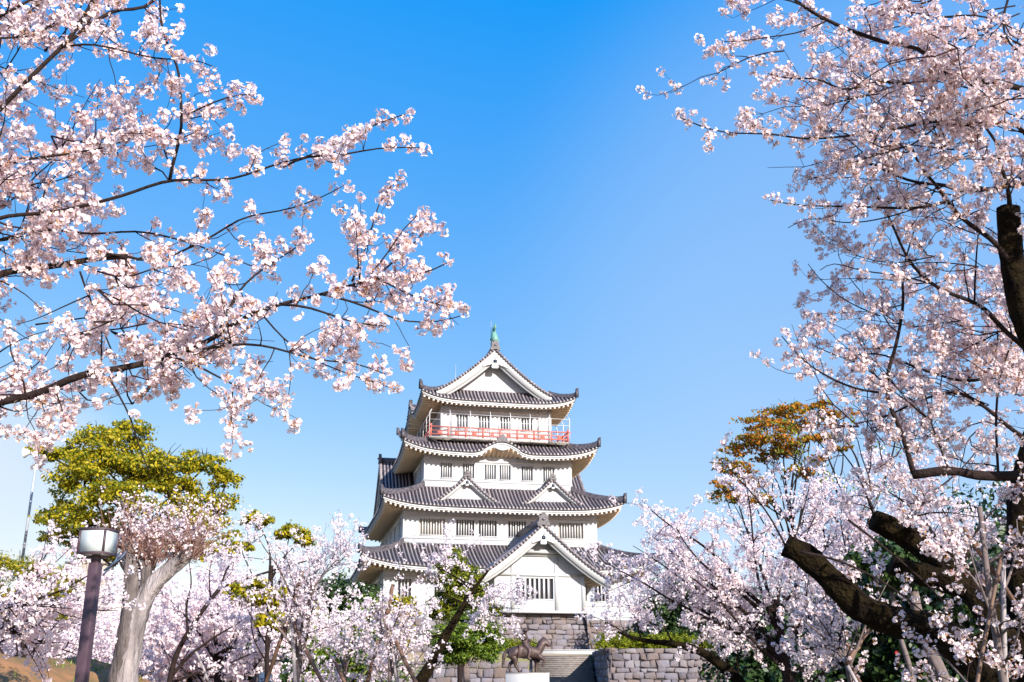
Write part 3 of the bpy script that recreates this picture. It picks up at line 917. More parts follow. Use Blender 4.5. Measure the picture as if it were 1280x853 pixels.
masonry('castle_base_wall', [(cw(-12.8, -4.9, 3.28), cw(-2.3, -4.9, 3.28), 3.3, 0.9), (cw(6.3, -4.9, 3.28), cw(12.8, -4.9, 3.28), 3.3, 0.9),
                             (cw(-12.8, 28, 3.28), cw(-12.8, -4.9, 3.28), 3.3, 0.9), (cw(12.8, -4.9, 3.28), cw(12.8, 28, 3.28), 3.3, 0.9)],
        'rough stone base wall directly under the white castle keep')
masonry('porch_base_wall', [(cw(-2.35, -7.9, 3.28), cw(6.45, -7.9, 3.28), 3.62, 0.75), (cw(-2.35, -4, 3.28), cw(-2.35, -7.9, 3.28), 3.62, 0.3), (cw(6.45, -7.9, 3.28), cw(6.45, -4, 3.28), 3.62, 0.3)],
        'stone wall block under the overhanging castle entrance wing')
masonry('retaining_wall', [((-24, 82.3, 0), (1.55, 82.3, 0), 3.45, 0.5), ((1.55, 82.3, 0), (1.55, 86.5, 0), 3.45, 0.02)],
        'grey stone retaining wall behind the pine, to the left of the stairs', course=(0.35, 0.7), wid=(0.4, 1.0))
masonry('retaining_wall', [((6.7, 76.2, 0), (34, 76.2, 0), 3.52, 0.45), ((6.25, 87, 0), (6.7, 76.2, 0), 3.52, 0.3)],
        'rusty stone retaining wall topped by round hedge, to the right of the stairs', course=(0.32, 0.62), wid=(0.35, 0.95))
cp = MB()
cp.hexa([(6.62, 76.5, 3.3), (7.3, 76.5, 3.3), (7.3, 87, 3.3), (6.58, 87, 3.3), (6.62, 76.5, 3.56), (7.3, 76.5, 3.56), (7.3, 87, 3.56), (6.58, 87, 3.56)])
tag(cp.build('coping', M['stone']), label='stone coping along the stair side of the rusty wall', cat='coping')
# steps
st = MB()
ns = 20
for i in range(ns):
    st.box((1.9, 79.6 + i * 0.33, 0.0), (6.22, 79.6 + (i + 1) * 0.33 + (0.0 if i < ns - 1 else 0.6), 0.16 * (i + 1)))
    st.box((1.88, 79.57 + i * 0.33, 0.16 * (i + 1) - 0.05), (6.24, 79.57 + i * 0.33 + 0.05, 0.16 * (i + 1) + 0.003))
tag(st.build('stone_stairs', M['step']), label='worn stone staircase climbing between the two retaining walls', cat='stairs')
lk = MB()
lk.box((1.0, 87.6, 3.25), (9.0, 88.0, 3.62))
lk.box((0.98, 87.55, 3.62), (9.02, 88.05, 3.70))
tag(lk.build('landing_wall', M['concrete']), label='low white kerb wall across the top of the stone stairs', cat='low wall')

# ---------------------------------------------------------------- foliage tools


def leaves(mb, pos, nrm, size, aspect=0.55, m=0, tri=False):
    pos, nrm = np.asarray(pos), unit(nrm)
    n = len(pos)
    r = unit(RNG.normal(size=(n, 3)))
    t = unit(np.cross(nrm, r))
    b = np.cross(nrm, t)
    s = (np.broadcast_to(size, (n,)) * RNG.uniform(0.7, 1.3, n))[:, None]
    v = np.stack([pos - t * s, pos - b * s * aspect + nrm * s * 0.15, pos + t * s, pos + b * s * aspect + nrm * s * 0.15], 1)
    mb.add(v.reshape(-1, 3), np.arange(n * 4).reshape(n, 4), m)


def _flower_template(lod):
    V, F = [], []
    for i in range(5):
        a = i * 2 * math.pi / 5
        c, s = math.cos(a), math.sin(a)

        def R(r, w, z):
            return (r * c - w * s, r * s + w * c, z)
        k = len(V)
        if lod == 0:
            V += [R(0.10, 0, 0), R(0.62, -0.42, 0.16), R(1.0, -0.2, 0.2), R(0.90, 0, 0.24), R(1.0, 0.2, 0.2), R(0.62, 0.42, 0.16)]
            F += [(k, k + 1, k + 2, k + 3), (k, k + 3, k + 4, k + 5)]
        else:
            V += [R(0.0, 0, 0), R(0.68, -0.46, 0.2), R(1.0, 0, 0.22), R(0.68, 0.46, 0.2)]
            F += [(k, k + 1, k + 2, k + 3)]
    return np.array(V), np.array(F)


FT = {0: _flower_template(0), 1: _flower_template(1)}
_a = np.arange(5) * 2 * math.pi / 5
FT[2] = (np.stack([np.cos(_a), np.sin(_a), 0.2 * (np.arange(5) % 2)], -1), np.array([[0, 1, 2, 3, 4]]))


def flowers(mb, pos, nrm, size, lod):
    n = len(pos)
    if n == 0:
        return
    nrm = unit(nrm)
    t = unit(np.cross(nrm, unit(RNG.normal(size=(n, 3)))))
    b = np.cross(nrm, t)
    TV, TF = FT[lod]
    s = np.asarray(size)[:, None, None]
    cup = RNG.uniform(0.4, 2.2, n)[:, None, None]
    v = pos[:, None] + s * (TV[None, :, 0:1] * t[:, None] + TV[None, :, 1:2] * b[:, None] + cup * TV[None, :, 2:3] * nrm[:, None])
    f = (TF[None] + (np.arange(n) * len(TV))[:, None, None]).reshape(-1, TF.shape[1])
    mb.add(v.reshape(-1, 3), f, 0)
    if lod == 0:
        a = np.arange(5) * 2 * math.pi / 5
        hv = pos[:, None] + s * (0.23 * np.cos(a)[None, :, None] * t[:, None] + 0.23 * np.sin(a)[None, :, None] * b[:, None] + 0.05 * nrm[:, None])
        mb.add(hv.reshape(-1, 3), np.arange(n * 5).reshape(n, 5), 1)


def clusters(mb, cen, lod, nfl=(7, 12), R=0.045, fr=0.0185, bare=0.25, leafp=0.5, rscale=None):
    """pompoms of flowers; slots: 0 petal, 1 heart, 2 calyx / bronze leaf"""
    cen = np.asarray(cen)
    if len(cen) == 0:
        return
    k = RNG.integers(nfl[0], nfl[1] + 1, len(cen))
    full = RNG.uniform(0.65, 1.12, len(cen)) if rscale is None else rscale
    k = np.maximum(2, (k * full).astype(int))
    idx = np.repeat(np.arange(len(cen)), k)
    d = unit(RNG.normal(size=(len(idx), 3)))
    pos = cen[idx] + d * (R * full[idx] * RNG.uniform(0.75, 1.15, len(idx)))[:, None]
    nr = unit(d + RNG.normal(size=d.shape) * 0.35)
    flowers(mb, pos, nr, fr * RNG.uniform(0.85, 1.12, len(idx)), lod)
    if lod == 0:                                           # calyx tubes behind the flowers
        n = len(idx)
        s = unit(np.cross(d, RNG.normal(size=d.shape)))
        p0 = cen[idx] + d * 0.008
        v = np.stack([p0 - s * 0.0015, pos - s * 0.004 - d * 0.002, pos + s * 0.004 - d * 0.002, p0 + s * 0.0015], 1)
        mb.add(v.reshape(-1, 3), np.arange(n * 4).reshape(n, 4), 2)
    nl = int(len(cen) * leafp)
    if nl:
        q = RNG.integers(0, len(cen), nl * 2)
        dd = unit(RNG.normal(size=(nl * 2, 3)))
        leaves(mb, cen[q] + dd * R * 0.5, RNG.normal(size=(nl * 2, 3)), R * 0.28, 0.4, 2)


def resample(P, step):
    P = np.asarray(P, float)
    d = np.concatenate([[0], np.cumsum(np.linalg.norm(np.diff(P, axis=0), axis=1))])
    n = max(3, int(d[-1] / step) + 1)
    s = np.linspace(0, d[-1], n)
    # Catmull-like smoothing through a fine linear resample
    Q = np.stack([np.interp(s, d, P[:, i]) for i in range(3)], -1)
    for _ in range(2):
        Q[1:-1] = 0.25 * Q[:-2] + 0.5 * Q[1:-1] + 0.25 * Q[2:]
    return Q, s, d[-1]


def wander(p0, d, L, n=6, wob=0.25, trop=0.1):
    P = [np.asarray(p0, float)]
    d = unit(d)
    for i in range(n):
        d = unit(d + RNG.normal(size=3) * wob + np.array([0, 0, trop]))
        P.append(P[-1] + d * L / n)
    return np.array(P)


class Plant:
    """collects wood and flower / leaf spots of one tree"""
    def __init__(self):
        self.wood, self.spots = MB(), []

    def limb(self, P, r0, r1, sides=8, m=0, step=0.12, rough=0.0):
        Q, s, L = resample(P, step)
        r = np.linspace(r0, r1, len(Q)) * (1 + 0.6 * rough * RNG.normal(size=len(Q)))
        if rough:
            Q = Q + RNG.normal(size=Q.shape) * rough * r0 * 0.35
        self.wood.tube(Q, r, sides if r0 < 0.08 else sides * 2, m, lump=0.06 if r0 > 0.08 else 0.05 if r0 > 0.008 else 0)
        return Q, L, (r0, r1)

    def ramify(self, Q, L, rad, lv, t0=0.1, t1=1.0, flat=0.0, dens_scale=1.0):
        """lv: list of levels (per metre, length range, angle range deg, wobble, upward pull, spot spacing, bare chance)"""
        dens, lr, ar, wob, trop, sp, bare = lv[0]
        nb = RNG.poisson(dens * dens_scale * L * (t1 - t0))
        T = unit(np.gradient(Q, axis=0))
        for _ in range(nb):
            t = RNG.uniform(t0, t1)
            i = min(len(Q) - 1, int(t * (len(Q) - 1)))
            a = math.radians(RNG.uniform(*ar))
            side = unit(np.cross(T[i], RNG.normal(size=3)))
            if flat:
                side = unit(side * [1, 1 - flat, 1])
            d = T[i] * math.cos(a) + side * math.sin(a)
            l = RNG.uniform(*lr) * (1.15 - 0.5 * t)
            pr = rad[0] + (rad[1] - rad[0]) * t
            r0 = min(pr * 0.6, 0.0035 + l * 0.0085)
            P = wander(Q[i], d, l, 5 if l < 0.8 else 7, wob, trop)
            r1 = max(0.0014, r0 * 0.3)
            self.wood.tube(P, np.linspace(r0, r1, len(P)), 4 if r0 < 0.012 else 6, 1, cap=False)
            if len(lv) > 1:
                self.ramify(P, l, (r0, r1), lv[1:], 0.12, 1.0, flat)
            if sp and RNG.random() > bare:
                n = max(1, int(l / sp))
                for q in range(n):
                    f = RNG.uniform(0.15, 1)
                    x = f * (len(P) - 1)
                    k = min(len(P) - 2, int(x))
                    self.spots.append(P[k] + (P[k + 1] - P[k]) * (x - k) + RNG.normal(size=3) * 0.02)
                self.spots.append(P[-1])


# ---------------------------------------------------------------- foreground cherry trees (branches reach into the frame from both sides)
TW1 = [(7.0, (0.15, 0.6), (35, 75), 0.3, 0.05, 0.13, 0.05), (3.0, (0.06, 0.26), (35, 80), 0.35, 0.1, 0.16, 0.08)]
TW2 = [(6.0, (0.2, 0.7), (30, 75), 0.3, 0.05, 0.13, 0.04), (3.5, (0.08, 0.28), (35, 80), 0.35, 0.1, 0.14, 0.06)]


def near_tree(name, trunk, tr, limbs, label, lv, fill, nfl, R, fr):
    root = empty(name, (trunk[0][0], trunk[0][1], 0), label=label, cat='tree')
    org = np.array([trunk[0][0], trunk[0][1], 0])
    T = Plant()
    tk = Plant()
    tk.limb(np.array(trunk) - org, tr[0], tr[1], 12, 0, 0.15, 0.04)
    for pts, Y0, Y1, d0, d1, dens, opts in limbs:
        n = len(pts)
        P = []
        for i, p in enumerate(pts):
            if len(p) == 3:
                P.append(np.array(p, float))
                continue
            Y = Y0 + (Y1 - Y0) * i / (n - 1)
            P.append(at(p[0], p[1], Y))
        P = np.array(P)
        P[1:-1] += RNG.normal(size=P[1:-1].shape) * [0.004, 0.06, 0.004]
        Ym = (Y0 + Y1) / 2
        r0, r1 = d0 * Ym / F_PX / 2, d1 * Ym / F_PX / 2
        Q, L, rad = T.limb(P - org, r0, r1, 8 if r0 > 0.012 else 5, 0, 0.10, 0.05 if r0 > 0.012 else 0.0)
        if dens > 0:
            T.ramify(Q, L, rad, lv, opts.get('t0', 0.05), 1.0, 0.25, dens)
            # short spurs with pompoms right on the branch
            for q in range(int(L * 5 * dens)):
                t = RNG.uniform(opts.get('t0', 0.0), 1)
                i = int(t * (len(Q) - 1))
                T.spots.append(Q[i] + unit(RNG.normal(size=3)) * RNG.uniform(0.02, 0.09))
            if dens > 0.3 and r1 < 0.006:                   # flowering tips
                for t in (1.0, 1.0, 0.97, 0.93, 0.88, 0.8):
                    T.spots.append(Q[int(t * (len(Q) - 1))] + RNG.normal(size=3) * 0.03)
    for (px, py, sx, sy, Y0, Y1, n, cl) in fill:           # boughs further inside the crown
        for _ in range(n):
            p = at(px + RNG.normal() * sx, py + RNG.normal() * sy, RNG.uniform(Y0, Y1)) - org
            d = np.array(cl, float) + RNG.normal(size=3) * 0.5
            l = RNG.uniform(0.7, 1.6)
            P = wander(p - unit(d) * l * 0.5, d, l, 7, 0.18, 0.04)
            T.wood.tube(P, np.linspace(0.007, 0.002, len(P)), 5, 1)
            T.ramify(P, l, (0.011, 0.003), lv, 0.0, 1.0, 0.1, 0.9)
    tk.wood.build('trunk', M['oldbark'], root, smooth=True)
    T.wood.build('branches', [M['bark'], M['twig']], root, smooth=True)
    bl_ = MB()
    S_ = np.array(T.spots)
    clusters(bl_, S_, 0, nfl, R, fr)
    bl_.build('blossom', [M['petal'], M['heart'], M['calyx']], root)
    return root, len(S_)


O_ = {}
LT = (-5.6, 6.6, 2.7)
left_limbs = [
    ([LT, (-4.6, 6.4, 4.2), (0, 137), (41, 98), (79, 55), (105, 18), (125, -20)], 6.2, 6.2, 11, 5, 1.0, {'t0': 0.35}),
    ([(79, 57), (115, 35), (144, 18), (177, 0), (215, -25)], 6.2, 6.4, 6, 4, 1.0, O_),
    ([(80, 59), (121, 63), (200, 71), (245, 76), (268, 84)], 6.2, 6.0, 3.5, 1.5, 0.9, O_),
    ([LT, (-4.6, 6.6, 3.9), (0, 271), (60, 262), (108, 257), (160, 243), (209, 228), (285, 222), (354, 209), (411, 180), (456, 161), (506, 143)], 6.6, 6.6, 9, 1.6, 0.62, {'t0': 0.3}),
    ([(354, 209), (385, 200), (418, 194), (481, 190), (528, 185)], 6.6, 6.5, 3.5, 1.5, 0.9, O_),
    ([(212, 227), (222, 195), (230, 172), (231, 144), (229, 110), (222, 77), (205, 50), (198, 15), (200, -15)], 6.6, 6.3, 5, 2.5, 0.75, O_),
    ([(231, 145), (262, 132), (297, 113), (312, 118)], 6.5, 6.4, 3, 1.4, 1.1, O_),
    ([(231, 150), (262, 140), (292, 131)], 6.5, 6.5, 2, 1.2, 0.8, O_),
    ([LT, (-4.6, 6.9, 3.5), (0, 341), (63, 327), (114, 316), (158, 321)], 6.9, 6.9, 13, 8, 0.8, {'t0': 0.3}),
    ([(120, 317), (160, 322), (196, 329), (215, 314), (266, 294), (304, 272), (354, 266), (405, 244), (430, 232)], 6.9, 7.0, 4, 1.4, 0.55, O_),
    ([(158, 321), (156, 345), (157, 370), (159, 395)], 6.9, 6.8, 3, 1.5, 0.5, O_),
    ([LT, (-4.7, 6.5, 2.95), (0, 502), (51, 491), (108, 471), (165, 456), (196, 446), (240, 436), (272, 420), (304, 397), (354, 381), (402, 366), (450, 350), (498, 339), (528, 336), (559, 329)], 6.5, 6.7, 18, 1.5, 1.2, {'t0': 0.25}),
    ([(401, 368), (433, 375), (462, 390), (485, 400), (515, 408), (560, 398), (580, 394)], 6.6, 6.7, 3.5, 1.3, 1.3, O_),
    ([(470, 347), (481, 352), (511, 367), (545, 379), (562, 384)], 6.6, 6.5, 3, 1.3, 1.5, O_),
    ([(352, 381), (380, 382), (412, 394), (437, 401), (483, 408)], 6.5, 6.4, 4, 1.6, 0.7, O_),
    ([(440, 352), (454, 318), (464, 286), (473, 253), (480, 238), (500, 222)], 6.6, 6.9, 3, 1.2, 0.35, O_),
    ([(450, 350), (447, 310), (447, 282), (440, 262)], 6.6, 6.4, 2.5, 1.2, 0.6, O_),
    ([(465, 340), (485, 310), (506, 282), (530, 264)], 6.6, 6.7, 2.5, 1.2, 0.6, O_),
    ([(480, 338), (498, 320), (523, 295), (539, 271)], 6.6, 6.8, 2.5, 1.2, 0.4, O_),
    ([(253, 437), (304, 430), (348, 437), (392, 449), (443, 456), (482, 468)], 6.5, 6.3, 4, 1.4, 0.55, O_),
    ([(215, 447), (234, 452), (272, 471), (297, 484), (335, 490)], 6.5, 6.2, 3.5, 1.4, 0.6, O_),
    ([(291, 484), (290, 505), (288, 531)], 6.2, 6.2, 2, 1.1, 1.0, O_),
    ([(330, 396), (350, 420), (380, 443), (405, 452), (456, 475), (494, 487)], 6.5, 6.7, 2.5, 1.2, 0.6, O_),
    ([(272, 420), (290, 390), (310, 350), (345, 325), (385, 300)], 6.6, 7.0, 4, 1.6, 0.6, O_),
    ([(136, 471), (150, 490), (162, 521), (173, 553), (186, 588)], 6.5, 6.3, 3, 1.4, 0.3, O_),
    ([(70, 490), (77, 521), (81, 541)], 6.5, 6.4, 2, 1.2, 0.7, O_),
    ([(100, 340), (117, 380), (128, 408), (140, 440)], 6.9, 6.7, 3, 2, 0.15, O_),
    ([(-10, 447), (30, 429), (61, 413)], 6.6, 6.7, 2.2, 1.0, 0.08, O_),
    ([(110, 370), (68, 386), (38, 400), (20, 406)], 6.8, 6.8, 2.2, 1.0, 0.1, O_),
    ([(-60, 60), (0, 31), (25, 16), (52, -8)], 6.0, 6.0, 6, 4, 1.1, O_),
    ([(-40, 60), (5, 52), (30, 40), (82, 18)], 5.9, 6.1, 4, 2, 1.0, O_),
    ([(0, 300), (60, 290), (120, 300), (175, 290), (230, 300), (300, 330), (345, 345)], 7.2, 7.3, 4, 1.5, 0.7, O_),
    ([(-30, 215), (30, 200), (90, 190), (150, 185), (185, 160)], 6.4, 6.7, 5, 1.5, 0.95, O_),
]
root, nL = near_tree('cherry_tree', [(-5.9, 6.4, -0.05), (-5.75, 6.5, 1.2), (-5.6, 6.6, 2.75)], (0.28, 0.2), left_limbs,
                     'blossoming cherry tree whose bare boughs reach in from the left edge against blue sky', TW1,
                     [(40, 40, 60, 50, 5.8, 7.2, 8, (1, 0, 0.4)), (60, 210, 60, 60, 6.3, 7.6, 11, (1, 0, 0.3)), (45, 320, 50, 30, 6.6, 7.6, 5, (1, 0, 0.1)),
                      (190, 410, 60, 22, 6.3, 7.2, 9, (1, 0, 0.4)), (30, 480, 30, 12, 6.3, 6.8, 3, (1, 0, 0.0))], (10, 16), 0.043, 0.0178)

RT = (5.6, 8.3, 3.4)
R5t = at(1262, 262, 8.5)
right_limbs = [
    ([RT, (5.0, 8.3, 5.2), (1310, 112), (1280, 108), (1253, 105), (1221, 101), (1197, 95), (1174, 82), (1150, 68), (1115, 56), (1080, 48), (1040, 30), (1000, 10), (985, -8)], 7.6, 7.4, 14, 4, 0.8, {'t0': 0.3}),
    ([(1195, 96), (1169, 95), (1150, 101), (1131, 107), (1101, 107), (1060, 108), (1020, 100), (985, 100), (960, 92)], 7.6, 7.4, 5, 1.5, 0.95, O_),
    ([RT, (5.0, 8.3, 4.8), (1280, 157), (1244, 160), (1211, 154), (1167, 152), (1131, 160), (1103, 165), (1060, 167), (1009, 170), (962, 168), (928, 164), (909, 162), (878, 153), (850, 147)], 7.9, 7.4, 10, 1.5, 1.0, {'t0': 0.3}),
    ([(1250, 110), (1225, 117), (1207, 134), (1178, 150), (1150, 175), (1110, 195), (1060, 205)], 7.8, 7.6, 4, 1.5, 0.9, O_),
    ([(1275, 345), (1240, 303), (1219, 285), (1201, 268), (1181, 252), (1165, 231), (1155, 210), (1140, 185)], 8.5, 8.2, 8, 3, 0.7, O_),
    ([(1181, 253), (1152, 258), (1113, 259), (1060, 262), (1009, 258), (980, 254), (962, 250)], 8.3, 8.0, 4.5, 1.3, 0.75, O_),
    ([(1152, 258), (1110, 272), (1060, 280), (1010, 270), (985, 285)], 8.3, 8.2, 2.5, 1.0, 0.15, O_),
    ([(1290, 228), (1240, 235), (1204, 232), (1178, 230), (1150, 231), (1116, 216), (1085, 204), (1050, 215), (1010, 225)], 8.6, 8.2, 7, 1.5, 0.8, O_),
    ([R5t, (1258, 233), (1250, 205), (1244, 175)], 8.5, 8.2, 7, 3, 0.8, O_),
    ([(1310, 260), (1280, 226), (1262, 205), (1250, 180), (1225, 150)], 8.9, 8.8, 9, 3, 0.9, O_),
    ([(1300, 450), (1266, 420), (1253, 404), (1232, 388), (1209, 378), (1191, 369), (1165, 355), (1132, 326), (1124, 311), (1103, 267), (1085, 228)], 9.0, 8.6, 8, 1.6, 0.7, O_),
    ([(1218, 381), (1222, 355), (1221, 311), (1230, 264), (1236, 243)], 8.9, 8.8, 3, 1.4, 0.6, O_),
    ([(1165, 355), (1120, 345), (1080, 335), (1040, 325), (1025, 338)], 8.8, 8.6, 2.5, 1.0, 0.25, O_),
    ([(1310, 590), (1280, 596), (1227, 596), (1183, 590), (1141, 594)], 9.4, 9.2, 13, 11, 0.15, O_),
    ([(1142, 592), (1132, 545), (1107, 494), (1112, 460), (1122, 429), (1130, 380), (1133, 334), (1142, 290)], 9.2, 9.3, 7, 2, 0.55, O_),
    ([(1108, 492), (1085, 486), (1060, 482), (1020, 466), (1000, 445), (977, 420)], 9.2, 9.0, 3.5, 1.2, 1.1, O_),
    ([(1107, 480), (1075, 455), (1040, 445), (1012, 430)], 9.2, 9.4, 2.2, 1.2, 0.9, O_),
    ([(1310, 460), (1280, 445), (1240, 470), (1200, 480), (1150, 460), (1100, 440), (1060, 445)], 9.8, 9.5, 6, 1.6, 0.7, O_),
    ([(1300, 560), (1270, 540), (1230, 505), (1195, 490), (1150, 500), (1110, 520), (1070, 530)], 9.8, 9.6, 6, 1.6, 0.8, O_),
    ([(1187, 590), (1170, 555), (1160, 520), (1158, 490), (1140, 470)], 9.3, 9.4, 3, 1.4, 0.7, O_),
    ([(1248, 598), (1245, 520), (1252, 470), (1262, 430), (1275, 395)], 9.3, 9.2, 4, 1.6, 0.5, O_),
    ([(1080, 12), (1130, 10), (1160, 4), (1190, -10)], 7.3, 7.2, 3.5, 3, 0.7, O_),
    ([(1260, 30), (1210, 24), (1170, 18), (1135, 12), (1100, 20)], 7.2, 7.2, 3, 1.5, 0.45, O_),
    ([(1300, 70), (1270, 50), (1240, 45), (1200, 38), (1165, 34)], 7.2, 7.0, 4, 1.5, 0.8, O_),
    ([(1260, 0), (1250, 30), (1262, 60), (1285, 75)], 7.0, 7.0, 4, 2, 0.9, O_),
    ([(1032, 27), (1000, 40), (960, 42), (925, 48), (900, 52)], 7.4, 7.2, 2.5, 1.2, 1.0, O_),
    ([(1030, 25), (1000, 5), (960, -5), (910, 0)], 7.4, 7.2, 3, 1.4, 1.1, O_),
    ([(1100, 395), (1060, 380), (1030, 350), (1010, 330)], 9.0, 8.8, 2, 1.0, 0.2, O_),
]
for q in right_limbs:
    for i, p in enumerate(q[0]):
        if isinstance(p, np.ndarray):
            q[0][i] = tuple(p)
root, nR = near_tree('cherry_tree', [(5.9, 8.8, -0.05), (5.7, 8.5, 1.5), RT], (0.3, 0.22), right_limbs,
                     'pink cherry tree filling the upper right with its thick dark sawn off limb', TW2,
                     [(1180, 60, 75, 45, 6.8, 8.2, 9, (-1, 0, 0.2)), (1100, 140, 90, 35, 7.2, 8.5, 14, (-1, 0, 0.1)), (1230, 160, 50, 40, 7.4, 8.8, 6, (-1, 0, 0.1)), (1030, 120, 50, 30, 7.2, 8.0, 4, (-1, 0, 0.0)),
                      (1130, 225, 70, 25, 8.0, 9.0, 6, (-1, 0, 0.2)), (1190, 330, 70, 50, 8.6, 10, 11, (-1, 0, 0.3)), (1120, 420, 50, 30, 9, 10, 6, (-1, 0, 0.2)),
                      (1190, 470, 70, 50, 9.2, 11, 16, (-1, 0, 0.3)), (1050, 460, 30, 14, 9, 9.6, 3, (-1, 0, 0.2)), (1160, 545, 70, 25, 9.4, 11, 9, (-1, 0, 0.2)), (1250, 420, 30, 60, 9, 10, 4, (-1, 0, 0.3))], (9, 15), 0.040, 0.0165)
# thick pruned limb of that tree that shows at the right edge
tk = Plant()
base = np.array([5.9, 8.8, 0])
tk.limb(np.array([RT, at(1310, 470, 8.6), at(1277, 385, 8.5), at(1266, 330, 8.5), at(1262, 285, 8.5), at(1261, 262, 8.5)]) - base, 0.13, 0.095, 14, 0, 0.08, 0.05)
tk.wood.build('limb', M['oldbark'], root, smooth=True)

# ---------------------------------------------------------------- old pruned cherry at lower right (thick mossy limbs)
ob_ = np.array([4.9, 9.6, 0.0])
root = empty('old_cherry_tree', ob_, label='old leaning cherry with huge mossy sawn off limbs at the lower right', cat='tree')
tk = Plant()
A = lambda px, py, Y: at(px, py, Y) - ob_
tk.limb([(0.1, 0.0, -0.1), A(1262, 900, 9.6), A(1235, 845, 9.8), A(1195, 805, 10), A(1150, 782, 10.2), A(1105, 776, 10.3), A(1075, 762, 10.3), A(1050, 735, 10.3), A(1022, 706, 10.3), A(1000, 688, 10.3), A(982, 681, 10.3)],
        0.25, 0.10, 16, 0, 0.1, 0.09)
tk.limb([(0.3, 0.2, 0.0), A(1268, 820, 10.3), A(1230, 760, 10.6), A(1200, 720, 10.8), A(1160, 690, 11), A(1125, 662, 11), A(1092, 650, 11)], 0.18, 0.11, 14, 0, 0.1, 0.09)
tk.limb([A(1210, 735, 10.7), A(1165, 720, 10.8), A(1130, 712, 10.8), A(1115, 705, 10.8)], 0.13, 0.10, 12, 0, 0.1, 0.06)
tk.limb([(0.35, 0.3, 0.0), A(1283, 780, 10.5), A(1275, 700, 10.6), A(1280, 620, 10.7), A(1300, 540, 10.8)], 0.2, 0.13, 12, 0, 0.1, 0.05)
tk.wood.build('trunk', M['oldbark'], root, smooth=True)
T = Plant()
for pts, Y, r, dn in (([(982, 683), (960, 640), (930, 605), (900, 575)], 10.3, 0.012, 0.5), ([(1000, 690), (1050, 700), (1110, 730), (1160, 770), (1200, 800)], 10.0, 0.014, 0.7),
                      ([(1060, 650), (1100, 680), (1160, 730), (1210, 790), (1240, 850)], 9.4, 0.012, 0.8), ([(1095, 652), (1080, 610), (1060, 570), (1020, 540)], 11, 0.014, 0.6),
                      ([(1130, 660), (1160, 620), (1200, 590), (1240, 540)], 11, 0.014, 0.9), ([(1200, 720), (1220, 660), (1260, 620), (1290, 600)], 10.8, 0.014, 0.9),
                      ([(1120, 660), (1150, 640), (1190, 640), (1240, 650)], 10.6, 0.012, 0.9)):
    Q, L, rad = T.limb(np.array([A(x, y, Y) for x, y in pts]), r, 0.004, 6, 0)
    T.ramify(Q, L, rad, TW2, 0.1, 1.0, 0.2, dn)
T.wood.build('branches', [M['bark'], M['twig']], root, smooth=True)
bl_ = MB()
clusters(bl_, np.array(T.spots), 0, (6, 11))
bl_.build('blossom', [M['petal'], M['heart'], M['calyx']], root)

# ---------------------------------------------------------------- middle distance cherries


def cherry(name, base, trunk, rad, limbs, label, lv, lod, fr, R, nfl, bark='bark', group=None, leafp=0.3, cloud=()):
    """base x,y; trunk: points relative to base; limbs: (start height fraction, az deg, el deg, length)"""
    base = np.array([base[0], base[1], base[2] if len(base) > 2 else 0.0])
    root = empty(name, base, label=label, cat='tree', group=group)
    tk, T = Plant(), Plant()
    TQ, TL, _ = tk.limb(trunk, rad[0], rad[1], 10, 0, 0.12, 0.04)
    for h, az, el, l in limbs:
        i = int(h * (len(TQ) - 1))
        d = np.array([math.cos(math.radians(az)) * math.cos(math.radians(el)), math.sin(math.radians(az)) * math.cos(math.radians(el)), math.sin(math.radians(el))])
        P = wander(TQ[i], d, l, 8, 0.12, 0.03)
        r0 = min(rad[1] * 0.9, 0.006 + 0.011 * l)
        Q, L, rr = T.limb(P, r0, 0.005, 6, 0)
        T.ramify(Q, L, rr, lv, 0.15)
    for c, r, n in cloud:
        for _ in range(n):
            q = np.array(c) + unit(RNG.normal(size=3)) * np.array(r) * RNG.uniform(0.3, 1) ** 0.6
            T.spots.append(q)
    tk.wood.build('trunk', M[bark], root, smooth=True)
    T.wood.build('branches', [M[bark], M['twig']], root, smooth=True)
    b = MB()
    clusters(b, np.array(T.spots), lod, nfl, R, fr, leafp=leafp)
    b.build('blossom', [M['petal'], M['heart'], M['calyx']], root)
    return root


def ring_limbs(n, h, el, l, az0=0, jit=20):
    return [(RNG.uniform(*h), az0 + i * 360 / n + RNG.uniform(-jit, jit), RNG.uniform(*el), RNG.uniform(*l)) for i in range(n)]


LVM = [(5.5, (0.4, 1.1), (30, 65), 0.18, 0.06, 0.12, 0.0), (5.0, (0.15, 0.45), (30, 75), 0.25, 0.1, 0.12, 0.05)]
LVF = [(5.0, (0.5, 1.4), (30, 65), 0.18, 0.05, 0.16, 0.0), (4.5, (0.2, 0.6), (30, 75), 0.25, 0.1, 0.15, 0.05)]


def gx(px, Y):
    return at(px, 840, Y)[0]


def rel(px, py, Y, base):
    return at(px, py, Y) - np.array([base[0], base[1], 0])


